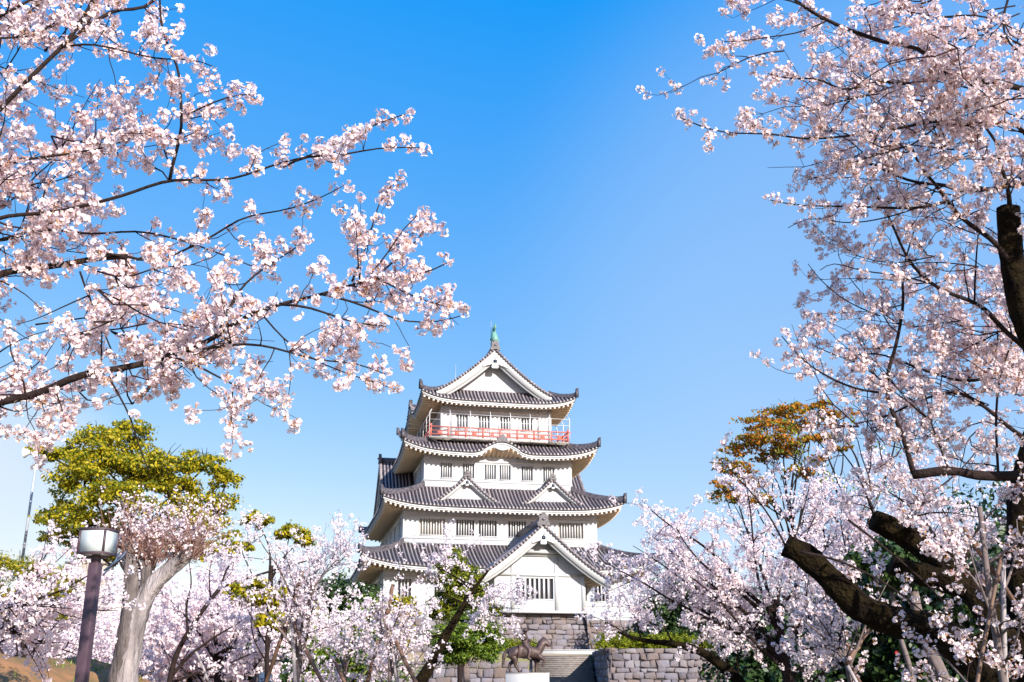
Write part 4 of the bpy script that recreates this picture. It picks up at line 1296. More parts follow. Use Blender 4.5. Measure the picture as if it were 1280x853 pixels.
# young staked cherries
YC = 'young cherry trees tied to stakes'
cherry('young_cherry_tree', (gx(372, 17), 17), [(0, 0, -0.05), (0.02, 0, 1.0), (0.0, 0, 1.9), (0.05, 0, 2.6)], (0.045, 0.028),
       ring_limbs(9, (0.55, 1.0), (50, 78), (1.2, 1.9)), 'slender upright young cherry with sparse top, left of the castle corner', LVM, 1, 0.019, 0.045, (5, 9), 'youngbark', YC)
cherry('young_cherry_tree', (gx(430, 19), 19), [(0, 0, -0.05), (0.05, 0, 1.0), (0.0, 0, 2.2)], (0.05, 0.03),
       ring_limbs(9, (0.4, 1.0), (20, 60), (0.8, 1.4)), 'young cherry with low dense blossom in front of green bushes', LVM, 1, 0.020, 0.048, (6, 10), 'youngbark', YC)
cherry('young_cherry_tree', (gx(487, 18), 18), [(0, 0, -0.05), (0.02, 0, 1.0), (0.0, 0, 1.9), (-0.05, 0, 2.5)], (0.045, 0.028),
       ring_limbs(12, (0.5, 1.0), (25, 72), (0.75, 1.25)), 'young cherry with broad white crown below the left castle eave', LVM, 1, 0.020, 0.048, (6, 11), 'youngbark', YC)
cherry('young_cherry_tree', (gx(1068, 13), 13), [(0, 0, -0.05), (-0.02, 0, 1.0), (-0.1, 0, 1.9)], (0.035, 0.02),
       ring_limbs(7, (0.5, 1.0), (40, 75), (0.7, 1.2)), 'young cherry on crossed stakes below the tip of the mossy limb', LVM, 0, 0.019, 0.042, (5, 9), 'youngbark', YC)
cherry('young_cherry_tree', (gx(1250, 9.0), 9.0), [(0, 0, -0.05), (0.02, 0, 1.4), (0.0, 0, 2.3), (0.02, 0, 3.0)], (0.04, 0.022),
       ring_limbs(8, (0.45, 0.95), (20, 70), (0.6, 1.1)), 'young cherry tied to tall pale pole near the right edge', LVM, 0, 0.018, 0.045, (6, 10), 'youngbark', YC)

# leaning cherry beside the clipped pine
cherry('leaning_cherry_tree', (gx(489, 26), 26), [(0, 0, -0.05), (0.35, 0, 0.9), (0.85, 0, 1.75), (1.25, 0, 2.5), (1.6, 0.1, 3.1), (1.9, 0.1, 3.6), (2.3, 0.1, 4.1)], (0.22, 0.025),
       [(0.7, 0, 8, 1.3), (0.75, -30, 10, 1.2), (0.78, 5, 5, 1.5), (0.8, 170, 15, 1.8), (0.62, 190, 5, 2.2), (0.88, 160, 20, 1.0), (0.86, -20, 5, 1.3), (0.9, 200, 15, 1.6), (0.6, 250, 5, 1.4)],
       'leaning cherry with thick dark trunk crossing in front of the clipped pine', LVF, 1, 0.024, 0.06, (6, 10), 'oldbark')

# right hand cherry before the retaining wall
cherry('cherry_tree', (gx(1000, 17), 17), [(0, 0, -0.05), (-0.1, 0, 1.0), (-0.25, 0, 2.0), (-0.3, 0, 2.8)], (0.13, 0.06),
       [(0.66, 165, 32, 3.0), (0.7, 185, 38, 2.9), (0.7, 150, 45, 2.6), (0.8, 200, 52, 2.6), (0.9, 170, 62, 2.6), (0.95, 100, 70, 2.4), (0.9, 30, 55, 2.2), (0.75, 10, 40, 2.2), (0.6, -15, 30, 2.0), (0.62, 205, 30, 2.6), (0.66, 170, 33, 3.0), (0.85, 250, 50, 2.0),
        (0.75, 158, 36, 2.8), (0.85, 190, 42, 2.7), (0.7, 270, 40, 1.8), (0.5, 320, 35, 1.8), (0.72, 178, 27, 3.2), (0.95, 185, 30, 2.9)],
       'broad pale cherry tree hiding the right end of the castle', LVM, 1, 0.0185, 0.05, (8, 14), 'bark')
cherry('cherry_tree', (gx(925, 21), 21), [(0.1, 0, -0.05), *[rel(x, y, 21, (gx(925, 21), 21)) for x, y in ((925, 850), (905, 834), (878, 814), (845, 805), (812, 802), (788, 797), (772, 790))]], (0.17, 0.022),
       [(0.45, 100, 70, 1.9), (0.75, 120, 65, 1.7), (0.97, 170, 55, 0.9), (0.9, 120, 65, 1.3), (0.3, 60, 65, 2.0), (0.6, 80, 75, 2.2), (0.5, 10, 60, 2.0)],
       'low crooked cherry with a mossy trunk sprawling before the right stone wall', LVM, 1, 0.024, 0.06, (6, 10), 'oldbark')
cherry('cherry_tree', (gx(1060, 21), 21), [(0, 0, -0.05), (0.1, 0, 1.5), (0.2, 0, 3.0)], (0.16, 0.08),
       ring_limbs(14, (0.5, 1.0), (20, 65), (2.0, 3.0)), 'tall full cherry behind the sawn off mossy limb', LVF, 1, 0.025, 0.065, (6, 10), 'bark')
cherry('cherry_tree', (gx(1210, 19), 19), [(0, 0, -0.05), (0.1, 0, 1.5), (0.1, 0, 3.4)], (0.16, 0.08),
       ring_limbs(14, (0.6, 1.0), (15, 65), (2.0, 2.9)), 'cherry tree behind the dark thicket at the far right', LVF, 1, 0.025, 0.065, (6, 10), 'bark')

# blossom bank on the left
BK = 'cherry trees on the left bank'
for px, Y, h, nl, lab in ((-20, 26, 2.3, 13, 'low spreading cherry on the earth bank at the left edge'), (70, 30, 2.5, 15, 'low cherry behind the lamp post on the earth bank'),
                          (150, 33, 3.0, 15, 'cherry behind the split pollard trunk'), (235, 27, 2.9, 16, 'cherry with dark forked trunk right of the pollard'),
                          (300, 30, 3.4, 17, 'tall bank cherry mixed with yellow leaves beside the pollard'), (345, 35, 3.4, 15, 'bank cherry standing over the grey hut'),
                          (20, 40, 3.0, 16, 'cherry far back on the left behind the olive pine'), (200, 40, 3.8, 18, 'cherry far back between pollard and yellow evergreen'), (270, 24, 1.9, 14, 'small low cherry close to the grey hut')):
    cherry('cherry_tree', (gx(px, Y), Y, bank_h(gx(px, Y), Y) * 0.9), [(0, 0, -0.1), (0.1, 0, h * 0.4), (0.0, 0, h * 0.75)], (0.15, 0.09),
           ring_limbs(nl, (0.3, 1.0), (0, 62), (1.8, 2.9)), lab, LVF, 1, 0.027 + 0.0002 * Y, 0.075, (6, 10), 'bark', BK)
cherry('cherry_tree', (gx(-60, 14), 14), [(0, 0, -0.05), (0.1, 0, 1.5), (0.3, 0, 3.2)], (0.13, 0.07),
       [(0.72, 0, 2, 1.9), (0.7, 20, 6, 1.7), (0.75, -15, 8, 1.7), (0.78, 8, 12, 1.8), (0.74, 30, -2, 1.5)], 'thin cherry bough with small flowers entering at the left above the lamp', LVM, 1, 0.020, 0.05, (8, 13), 'bark')

# ---------------------------------------------------------------- evergreen and leafy trees


def blob_leaves(mb, blobs, n, size, m=0, sub=0.34, aspect=0.55, nsub=28, upper=-0.6):
    """blobs: (centre, radii); leaves sit on small clumps spread over each blob"""
    vol = np.array([np.prod(r) ** (2 / 3) for c, r in blobs])
    for (c, r), k in zip(blobs, (n * vol / vol.sum()).astype(int)):
        c, r = np.array(c, float), np.array(r, float)
        sd = unit(RNG.normal(size=(nsub * 2, 3)))
        sd = sd[sd[:, 2] > upper][:nsub]
        sc = c + sd * r * RNG.uniform(0.35, 1.1, (len(sd), 1))
        sr = r * sub * RNG.uniform(0.7, 1.3, (len(sd), 1))
        i = RNG.integers(0, len(sd), k)
        d = unit(RNG.normal(size=(k, 3)))
        p = sc[i] + d * sr[i] * RNG.uniform(0.2, 1.0, (k, 1)) ** 0.7 * RNG.choice([1.0, 1.0, 1.45], (k, 1))
        leaves(mb, p, d + RNG.normal(size=(k, 3)) * 0.6 + [0, 0, 0.3], size, aspect, m)


def leafy_tree(name, base, trunk, rad, blobs, n, size, leaf, label, bark='bark', limb_r=0.05, **kw):
    base = np.array([base[0], base[1], base[2] if len(base) > 2 else 0.0])
    root = empty(name, base, label=label, cat=kw.pop('cat', 'tree'), group=kw.pop('group', None))
    tk = Plant()
    TQ, TL, _ = tk.limb(trunk, rad[0], rad[1], 10, 0, 0.3, 0.04)
    for c, r in blobs:
        i = int(RNG.uniform(0.55, 1) * (len(TQ) - 1))
        p = np.array([TQ[i], TQ[i] * 0.5 + np.array(c) * 0.5 + RNG.normal(size=3) * 0.12 * np.linalg.norm(c - TQ[i]), np.array(c)])
        Q, L, rr = tk.limb(p, limb_r, limb_r * 0.3, 6, 0, 0.25)
        for _ in range(5):
            d = unit(RNG.normal(size=3) + [0, 0, 0.4])
            P = wander(Q[-1], d, np.mean(r) * 0.9, 4, 0.2)
            tk.wood.tube(P, np.linspace(limb_r * 0.3, limb_r * 0.1, len(P)), 4)
    tk.wood.build('trunk', M[bark], root, smooth=True)
    b = MB()
    blob_leaves(b, blobs, n, size, **kw)
    b.build('crown', M[leaf], root)
    return root


b0 = (gx(165, 42), 42)
bl = [(rel(x, y, 42 + dy, b0), (rx, ry, rz * 1.1)) for x, y, dy, rx, ry, rz in (
    (125, 560, 0, 1.7, 1.5, 0.75), (160, 545, 1, 1.2, 1.2, 0.5), (90, 572, 0, 1.2, 1.2, 0.45), (55, 566, 0, 0.6, 0.7, 0.25), (200, 580, 0, 1.6, 1.5, 0.6), (255, 585, 0, 1.2, 1.2, 0.5), (285, 600, 0, 0.7, 0.8, 0.4),
    (105, 605, -1, 1.5, 1.4, 0.8), (150, 625, -2, 1.6, 1.4, 0.75), (80, 645, 0, 1.1, 1.1, 0.55), (110, 655, -1, 1.3, 1.2, 0.6), (275, 630, 0, 0.9, 0.9, 0.6), (185, 605, 1, 1.5, 1.4, 0.7), (255, 660, 0, 1.2, 1.1, 0.6), (165, 665, 1, 1.5, 1.3, 0.7), (75, 672, 1, 0.8, 0.8, 0.4), (225, 615, 0, 1.2, 1.2, 0.6), (235, 645, 0, 1.0, 1.0, 0.6), (270, 690, 0, 1.0, 1.0, 0.5), (205, 680, 1, 1.2, 1.2, 0.6), (130, 585, -1, 1.5, 1.3, 0.7), (120, 690, 1, 1.2, 1.2, 0.6))]
leafy_tree('evergreen_tree', b0, [(0, 0, 0), (0.1, 0, 3), (0.2, 0, 5.5), (0.0, 0, 8)], (0.35, 0.15), bl, 42000, 0.078, 'leafy', 'tall yellow green evergreen with clouded foliage behind the pollard', limb_r=0.09, nsub=30, sub=0.25)
b1 = (gx(330, 44), 44)
bl = [(rel(x, y, 44, b1), (r, r, r * 0.6)) for x, y, r in ((322, 652, 0.6), (362, 668, 0.65), (378, 676, 0.45), (300, 685, 0.5), (350, 770, 1.0), (320, 745, 0.8), (375, 760, 0.8))]
leafy_tree('evergreen_tree', b1, [(0, 0, 0), (0.1, 0, 3), (0.0, 0, 6)], (0.2, 0.1), bl, 13000, 0.08, 'leafy', 'small yellow green tree rising through the bank cherries', limb_r=0.06, nsub=26)
b2 = (gx(30, 23), 23)
bl = [(rel(x, y, 23, b2), (r * 0.62, r * 0.62, r * 0.3)) for x, y, r in ((20, 712, 1.0), (60, 722, 0.9), (-10, 740, 0.9), (40, 745, 0.9), (85, 735, 0.7), (80, 770, 0.6), (20, 770, 0.6), (45, 760, 0.8), (-20, 715, 0.8), (75, 745, 0.6))]
leafy_tree('pine_tree', b2, [(0, 0, 0), (0.05, 0, 1.6), (-0.2, 0, 2.8)], (0.12, 0.05), bl, 9000, 0.055, 'leafy', 'layered olive pine branches at the left edge behind the lamp post', limb_r=0.03, nsub=30, aspect=0.2)
b3 = (gx(335, 21.5), 21.5)
bl = [(rel(x, y, 21.5, b3), (r * 0.86, r * 0.86, r * 0.5)) for x, y, r in ((315, 747, 0.36), (333, 755, 0.32), (343, 775, 0.42), (355, 783, 0.26), (298, 738, 0.26), (325, 730, 0.25), (345, 742, 0.25))]
leafy_tree('shrubby_tree', b3, [(0, 0, 0), (0.0, 0, 1.5), (-0.1, 0, 2.8)], (0.07, 0.03), bl, 6000, 0.045, 'leafy', 'small golden leaved tree between bank cherries, above the grey hut', limb_r=0.02, nsub=26)
# dark forked cherry with bare boughs right of the pollard
fb_ = np.array([gx(212, 22), 22, 0.0])
root = empty('cherry_tree', fb_, label='forked cherry with dark nearly bare boughs right of the pollard', cat='tree')
T = Plant()
for pts, r0, r1, dn in (([(212, 852), (218, 822), (235, 790), (252, 765), (275, 735)], 0.075, 0.04, 0.15), ([(275, 735), (300, 726), (345, 712), (388, 700), (425, 682)], 0.03, 0.008, 0.5), ([(276, 735), (282, 712), (300, 690), (330, 668)], 0.025, 0.008, 0.7),
                        ([(214, 845), (238, 818), (270, 795), (300, 778)], 0.04, 0.01, 0.5), ([(216, 853), (250, 840), (290, 828), (320, 815)], 0.035, 0.008, 0.5), ([(235, 790), (232, 760), (240, 730), (236, 700)], 0.03, 0.008, 0.7)):
    P = [rel(x, y, 22, fb_) for x, y in pts]
    if pts[0] == (212, 852):
        P = [np.array([-0.05, 0, -0.05])] + P
    Q, L, rr = T.limb(np.array(P), r0, r1, 8, 0)
    T.ramify(Q, L, rr, LVM, 0.1, 1.0, 0.0, dn)
T.wood.build('trunk', [M['bark'], M['twig']], root, smooth=True)
b = MB()
clusters(b, np.array(T.spots), 1, (5, 9), 0.052, 0.023, leafp=0.3)
b.build('blossom', [M['petal'], M['heart'], M['calyx']], root)

# pollarded trunk with brown shoots
pb_ = (gx(158, 19), 19)
root = empty('pollard_tree', (pb_[0], pb_[1], 0), label='pale pollarded trunk split at the top with a broom of brown shoots', cat='tree')
tk = Plant()
r_ = lambda px, py, Y=19: rel(px, py, Y, pb_)
tk.limb([(-0.05, 0, -0.1), r_(155, 850), r_(164, 800), r_(173, 765), r_(184, 742), r_(198, 724), r_(212, 712), r_(228, 700), r_(238, 688)], 0.32, 0.11, 18, 0, 0.1, 0.03)
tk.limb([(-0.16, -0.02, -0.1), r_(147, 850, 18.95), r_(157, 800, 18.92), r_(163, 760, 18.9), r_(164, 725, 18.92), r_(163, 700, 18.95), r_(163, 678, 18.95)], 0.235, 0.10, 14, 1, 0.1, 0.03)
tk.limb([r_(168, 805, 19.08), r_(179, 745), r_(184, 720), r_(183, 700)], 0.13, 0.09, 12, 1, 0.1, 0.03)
tk.limb([r_(225, 703), r_(240, 688), r_(250, 676), r_(254, 662)], 0.08, 0.03, 10, 0, 0.1, 0.03)
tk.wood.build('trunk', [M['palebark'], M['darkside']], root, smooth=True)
sh = Plant()
for _ in range(420):
    k = RNG.random()
    p = (r_(167, 690) if k < 0.35 else r_(232, 694) if k < 0.75 else r_(190, 700)) + RNG.normal(size=3) * [0.14, 0.12, 0.08]
    d = np.array([RNG.normal() * 0.55 + (0.25 if k > 0.35 else -0.05), RNG.normal() * 0.5, 0.9])
    l = RNG.uniform(0.3, 1.1)
    P = wander(p, d, l, 5, 0.16, 0.05)
    sh.wood.tube(P, np.linspace(0.006, 0.0022, len(P)), 4)
    sh.spots.append(P[-1])
sh.wood.build('shoots', M['shoot'], root)
b = MB()
sp = np.array(sh.spots)
sp = np.concatenate([sp, sp[::2] - [0.05, 0, 0.25]]) + RNG.normal(size=(len(sp) + len(sp[::2]), 3)) * 0.06
clusters(b, sp, 1, (4, 8), 0.055, 0.021)
b.build('blossom', [M['petal'], M['heart'], M['calyx']], root)

# clipped pine with layered crown, in front of the left wall
pn = (gx(585, 40), 40)
q = lambda px, py, Y=40: rel(px, py, Y, pn)
bl = [(q(x, y, 40 + dy), (rx, rx, rz)) for x, y, dy, rx, rz in ((560, 795, 0, 0.85, 0.42), (600, 790, -0.3, 0.9, 0.45), (585, 812, 0, 1.1, 0.5), (560, 822, 0.2, 0.8, 0.4), (612, 805, 0.2, 0.6, 0.45), (590, 775, 0, 0.7, 0.4), (575, 800, -0.8, 0.9, 0.5), (605, 820, 0, 0.6, 0.35))]
leafy_tree('clipped_pine_tree', pn, [(0.05, 0, 0), (0.0, 0, 1.0), (-0.1, 0, 2.4), (-0.4, 0, 3.8)], (0.16, 0.08), bl, 26000, 0.055, 'leafg', 'dark green clipped pine with cushion foliage to the left of the horse statue', limb_r=0.05, nsub=34, aspect=0.4, bark='youngbark')
pn2 = (gx(575, 46), 46)
bl = [(rel(x, y, 46, pn2), (r, r, rz)) for x, y, r, rz in ((567, 705, 0.55, 0.55), (560, 722, 0.7, 0.5), (585, 722, 0.6, 0.4), (575, 738, 0.8, 0.4), (600, 735, 0.45, 0.35), (595, 752, 0.7, 0.4), (560, 750, 0.7, 0.4), (612, 765, 0.5, 0.35), (550, 765, 0.6, 0.4), (580, 768, 0.8, 0.4))]
leafy_tree('conifer_tree', pn2, [(0, 0, 0), (0.0, 0, 3), (-0.2, 0, 6.2)], (0.14, 0.05), bl, 24000, 0.075, 'leafc', 'pointed olive green conifer rising against the castle entrance gable', limb_r=0.04, nsub=26, aspect=0.4)

# bushes behind the young cherries
for px, py, Y, R, lab, lf in ((455, 820, 36, 1.1, 'bright green bush below the young cherries', 'leafg'), (420, 800, 40, 1.2, 'rounded green bush left of the leaning trunk', 'leafg'),
                              (432, 838, 30, 0.8, 'low green shrub between the white stakes', 'leafg'), (462, 768, 85, 1.6, 'green shrub on the terrace below the castle corner', 'leafg'),
                              (375, 830, 34, 1.2, 'green shrub beside the grey hut', 'leafg'), (445, 745, 90, 1.7, 'dark shrub against the castle base', 'leafd'), (400, 745, 90, 2.4, 'dark shrub left of the castle base', 'leafd'),
                              (500, 760, 84.5, 1.1, 'small clipped ball shrub on the left wall', 'leafy')):
    c = at(px, py, Y)
    gz = 0.0 if Y < 80 else 3.3                            # the far ones grow on the terrace
    c[2] -= gz
    root = empty('shrub', (c[0], c[1], gz), label=lab, cat='shrub')
    sm = Plant()
    for _ in range(6):
        P = wander((RNG.normal() * 0.08, RNG.normal() * 0.08, 0), (RNG.normal() * 0.3, RNG.normal() * 0.3, 1), c[2], 6, 0.1)
        sm.wood.tube(P, np.linspace(0.05, 0.02, len(P)), 5)
    sm.wood.build('stem', M['bark'], root)
    b = MB()
    blob_leaves(b, [((0, 0, c[2]), (R, R, R * 0.75)), ((R * 0.7, 0, c[2] - R * 0.4), (R * 0.7, R * 0.7, R * 0.5)), ((-R * 0.6, 0.1, c[2] - R * 0.5), (R * 0.7, R * 0.7, R * 0.55)), ((0, 0, c[2] * 0.4), (R, R, c[2] * 0.45))],
                int(9000), 0.06 * Y / 36 + 0.01, nsub=34)
    b.build('foliage', M[lf], root)

# clipped hedge balls on the walls
for x0, x1, Y, z0, nb, lab in ((6.0, 16.0, 77.2, 3.5, 9, 'rounded clipped hedge along the top of the rusty stone wall'), (-1.2, 1.9, 83.6, 3.4, 4, 'low clipped hedge behind the bronze rider')):
    b = MB()
    bl = []
    for i in range(nb):
        x = x0 + (x1 - x0) * (i + 0.5) / nb
        w = (x1 - x0) / nb * 0.62
        bl.append(((x, Y + RNG.normal() * 0.1, z0 + 0.42), (w * RNG.uniform(0.9, 1.15), 0.7, 0.62 * RNG.uniform(0.85, 1.15))))
    blob_leaves(b, bl, 30000 if nb > 5 else 10000, 0.06, nsub=60, sub=0.3, upper=-0.9)
    tag(b.build('hedge', M['hedge']), label=lab, cat='hedge')

# maple with orange leaves, bare tree with yellow shoots, dark thicket
mp = (gx(985, 27), 27)
bl = [(rel(x, y, 27 + dy, mp), (rx * 0.95, rx * 0.9, rz * 0.85)) for x, y, dy, rx, rz in ((985, 515, 0, 0.75, 0.22), (955, 530, 0, 0.75, 0.25), (1000, 530, 0.3, 0.7, 0.22), (935, 550, 0, 0.6, 0.22), (970, 548, -0.3, 0.8, 0.25), (1015, 510, 0.2, 0.5, 0.16), (920, 562, 0, 0.4, 0.2), (985, 562, 0, 0.6, 0.2), (905, 580, 0.3, 0.35, 0.2), (960, 570, 0.4, 0.6, 0.22), (1000, 590, 0, 0.5, 0.2), (935, 600, 0, 0.5, 0.22), (1028, 505, 0.2, 0.35, 0.12), (1042, 532, 0, 0.3, 0.12), (1022, 575, 0, 0.35, 0.15), (902, 605, 0, 0.35, 0.18), (1050, 560, 0.2, 0.35, 0.12), (1035, 520, 0, 0.45, 0.15), (1055, 515, 0.3, 0.4, 0.13), (1012, 550, -0.2, 0.5, 0.16), (1035, 548, 0.2, 0.4, 0.15), (925, 585, 0, 0.5, 0.2), (912, 620, 0.2, 0.5, 0.25), (945, 625, 0, 0.5, 0.25))]
leafy_tree('maple_tree', mp, [(0.3, 0, 0), (0.2, 0, 2.5), (0.5, 0, 4.5), (0.3, 0, 6)], (0.16, 0.02), bl, 9500, 0.05, 'leafo', 'orange leaved maple standing above the pale cherries on the right', limb_r=0.03, nsub=22, sub=0.32, upper=-1)
bt = (gx(1070, 24), 24)
root = empty('bare_tree', (bt[0], bt[1], 0), label='bare branched tree with a few yellow green shoots beside the orange maple', cat='tree')
tk = Plant()
TQ, TL, _ = tk.limb([(0, 0, 0), (0.0, 0, 2.0), (-0.1, 0, 3.4)], 0.14, 0.09, 10)
tips = []
for pts in ([(1075, 700), (1040, 640), (1010, 590), (985, 560)], [(1078, 690), (1055, 620), (1030, 560), (1005, 530)], [(1082, 690), (1088, 620), (1085, 570), (1092, 520)], [(1085, 620), (1070, 570), (1050, 540), (1040, 505)], [(1090, 640), (1110, 590), (1120, 550), (1112, 515)], [(1060, 650), (1040, 600), (1020, 610), (1000, 580)]):
    P = np.array([TQ[-1]] + [rel(x, y, 24, bt) for x, y in pts])
    Q, L, rr = tk.limb(P, 0.05, 0.012, 6, 0)
    tk.ramify(Q, L, rr, [(2.2, (0.4, 1.1), (25, 60), 0.15, 0.08, 0.3, 0.4), (2.2, (0.2, 0.5), (25, 60), 0.2, 0.1, 0.3, 0.5)], 0.3)
tk.wood.build('trunk', [M['bark'], M['bark']], root, smooth=True)
b = MB()
sp = np.array(tk.spots)
sp = np.repeat(sp[RNG.random(len(sp)) < 0.35], 10, 0)
leaves(b, sp + RNG.normal(size=sp.shape) * 0.07, RNG.normal(size=sp.shape), 0.045, 0.5)
b.build('foliage', M['sprout'], root)
# evergreen thicket
for px, py, Y, R, lab, gr in ((322, 815, 25.5, 0.5, 'dark hollow bush beside the grey hut under the bank cherries', 0), (1115, 800, 19, 1.2, 'dark camellia bush with red flowers under the mossy limb', 0), (1180, 770, 20, 1.5, 'dark evergreen bush behind the mossy limb', 0), (1245, 790, 18, 1.4, 'dark evergreen bush behind the tall pale pole', 0), (1270, 700, 21, 1.6, 'tall dark evergreen at the right edge', 0), (1100, 740, 22, 1.2, 'dark bush behind the sawn mossy stub', 0), (840, 770, 86, 2.9, 'dark evergreen shrub on the terrace behind the crooked cherry', 0), (905, 765, 84, 3.0, 'broad dark evergreen behind the pale cherry', 0), (965, 800, 30, 1.4, 'dark shrub behind the pale cherry trunk', 0)):
    c = at(px, py, Y)
    gz = 0.0 if Y < 80 else 3.3
    c[2] -= gz
    root = empty('evergreen_bush', (c[0], c[1], gz), label=lab, cat='bush')
    sm = Plant()
    for _ in range(5):
        P = wander((RNG.normal() * 0.2, RNG.normal() * 0.2, 0), (RNG.normal() * 0.25, RNG.normal() * 0.25, 1), max(1, c[2]), 6, 0.1)
        sm.wood.tube(P, np.linspace(0.06, 0.02, len(P)), 6)
    sm.wood.build('stem', M['bark'], root)
    b = MB()
    bl = [((0, 0, c[2]), (R, R, R * 0.9)), ((0.5 * R, 0, max(0.5, c[2] - R)), (R, R, R * 0.8)), ((-0.5 * R, 0.2, max(0.4, c[2] - R * 0.9)), (R * 0.9, R * 0.9, R * 0.8)), ((0, 0.2, 0.8), (R * 1.2, R, 0.9))]
    blob_leaves(b, bl, 16000, 0.05 + 0.0012 * Y, nsub=40, sub=0.3)
    b.build('foliage', M['leafd'], root)
    if 'camellia' in lab:
        d = unit(RNG.normal(size=(10, 3)))
        d[:, 1] = -abs(d[:, 1])
        for dd in d:
            fb = MB()
            flowers(fb, np.array([[0, 0, c[2]]] + dd[None] * R * 1.05), dd[None], np.array([0.03]), 0)
            fb.build('flower', [M['camellia'], M['sprout']], root)
# pale bare trunks in the thicket
for px0, px1, r, lab in ((1182, 1150, 0.10, 'thick pale bare trunk in the dark thicket'), (1143, 1123, 0.045, 'thin pale slanting trunk in the dark thicket')):
    root = empty('thicket_tree', (gx(px0, 15), 15, 0), label=lab, cat='tree')
    tk = Plant()
    bb_ = (gx(px0, 15), 15)
    Q, L, rr = tk.limb([(0, 0, -0.05), rel(px0, 853, 15, bb_), rel((px0 + px1) / 2, 820, 15, bb_), rel(px1, 790, 15.1, bb_), rel(px1 - 8, 740, 15.2, bb_)], r, r * 0.7, 10, 0, 0.1, 0.04)
    tk.wood.build('trunk', M['youngbark'], root, smooth=True)
    b = MB()
    blob_leaves(b, [(Q[-1] + [0, 0, 0.3], (0.5, 0.5, 0.4))], 1500, 0.06)
    b.build('crown', M['leafd'], root)

# far tree line around the park
rg = np.random.default_rng(3)
b = MB()
bl = []
for i in range(60):
    x = rg.uniform(-170, 170)
    y = rg.uniform(140, 200)
    if abs(x) < 24:
        continue
    h = rg.uniform(4, 9)
    bl.append(((x, y, h * 0.5), (rg.uniform(5, 9), 5, h * 0.55)))
blob_leaves(b, bl, 30000, 0.45, nsub=30)
tag(b.build('far_trees', M['leafg']), label='far belt of park trees behind the castle terrace', cat='woodland', kind='stuff')

# ---------------------------------------------------------------- stakes
ST = 'wooden stakes holding the young trees'


def pole(p, q_, r, m, lab):
    p, q_ = np.array(p), np.array(q_)
    b = MB()
    n = 7
    P = p + (q_ - p) * np.linspace(0, 1, n)[:, None] + np.random.default_rng(5).normal(size=(n, 3)) * r * 0.25
    b.tube(P - p, np.linspace(r * 1.1, r * 0.9, n), 9)
    o = b.build('tree_stake', M[m], smooth=True)
    o.location = p
    tag(o, lab, 'stake', ST)


def stake(x0, y0, x1, y1, Y0, Y1, w, m, lab):
    a, c = at(x0, y0, Y0), at(x1, y1, Y1)
    if a[2] > 0 and y0 > 840:                              # run the foot down into the ground
        a = a - (c - a) * min(1.2 * 1.8 / max(0.3, np.linalg.norm(c - a)), (a[2] + 0.05) / max(0.25, c[2] - a[2]))
    pole(a, c, w * Y0 / F_PX / 2, m, lab)


stake(369, 853, 367, 770, 16.9, 16.9, 5, 'palepole', 'upright pale stake of the slender young cherry')
stake(403, 853, 367, 778, 16.6, 16.9, 5, 'bamboo', 'stake slanting down to the right of the slender young cherry')
stake(333, 853, 359, 778, 17.3, 17.0, 5, 'bamboo', 'stake slanting down to the left of the slender young cherry')
stake(379, 712, 357, 790, 17.2, 17.1, 4.5, 'bamboo', 'brown stake tip crossing the slender cherry crown')
stake(497, 853, 491, 795, 17.9, 17.9, 5, 'palepole', 'upright white stake of the broad young cherry')
stake(520, 853, 492, 793, 17.5, 17.9, 5, 'bamboo', 'brown stake slanting right below the broad young cherry')
stake(460, 853, 474, 800, 18.3, 18.0, 5, 'bamboo', 'brown stake slanting left below the broad young cherry')
stake(484, 768, 492, 730, 18.0, 18.0, 5, 'bamboo', 'brown stake tip inside the broad young cherry crown')
stake(432, 853, 420, 828, 18.6, 18.8, 5, 'bamboo', 'short brown stake beside the low dense young cherry')
stake(1258, 853, 1254, 700, 9.0, 9.0, 6.5, 'palepole', 'tall pale pole at the right edge tied to the thin cherry')
stake(1222, 853, 1253, 690, 8.7, 9.0, 5, 'bamboo', 'brown pole leaning onto the tall pale pole from the left')
stake(1300, 800, 1205, 660, 9.4, 8.9, 5.5, 'bamboo', 'brown pole crossing the tall pale pole high up')
stake(1072, 853, 1052, 818, 12.9, 13.0, 5, 'palepole', 'pale stake under the mossy limb tip')
stake(1058, 830, 1086, 788, 12.8, 13.2, 5, 'bamboo', 'brown stake leaning right under the mossy limb')
stake(1076, 853, 1055, 815, 13.2, 13.0, 5, 'bamboo', 'brown stake leaning left under the mossy limb')
stake(245, 815, 262, 853, 21, 21, 3, 'palepole', 'thin pale stake right of the pollard trunk')

# ---------------------------------------------------------------- lamp post
L0 = at(113, 760, 12)
root = empty('street_lamp', (L0[0], L0[1], 0), math.radians(-7), label='purple brown square lamp post with boxy white lantern', cat='street lamp')
b = MB()
b.box((-0.056, -0.056, 0), (0.056, 0.056, 2.83))
b.box((-0.085, -0.085, 0), (0.085, 0.085, 0.14))
b.box((-0.04, -0.0585, 0.5), (0.04, -0.0555, 0.85))
po = b.build('post', M['lampwood'], root)
mod = po.modifiers.new('bevel', 'BEVEL')
mod.width = 0.012
mod.segments = 2
b = MB()
b.box((-0.04, -0.04, 2.83), (0.04, 0.04, 2.92))
b.box((-0.12, -0.015, 2.88), (0.12, 0.015, 2.905))
b.build('neck', M['lampwood'], root)
b = MB()
H = 0.15
z0, z1 = 2.93, 3.195
for sx in (-1, 1):
    for sy in (-1, 1):
        b.box((sx * H - 0.010, sy * H - 0.010, z0), (sx * H + 0.010, sy * H + 0.010, z1))
for z in (z0, z1):
    for s in (-1, 1):
        b.box((-H - 0.012, s * H - 0.012, z - 0.011), (H + 0.012, s * H + 0.012, z + 0.011))
        b.box((s * H - 0.0115, -H + 0.012, z - 0.010), (s * H + 0.0115, H - 0.012, z + 0.010))
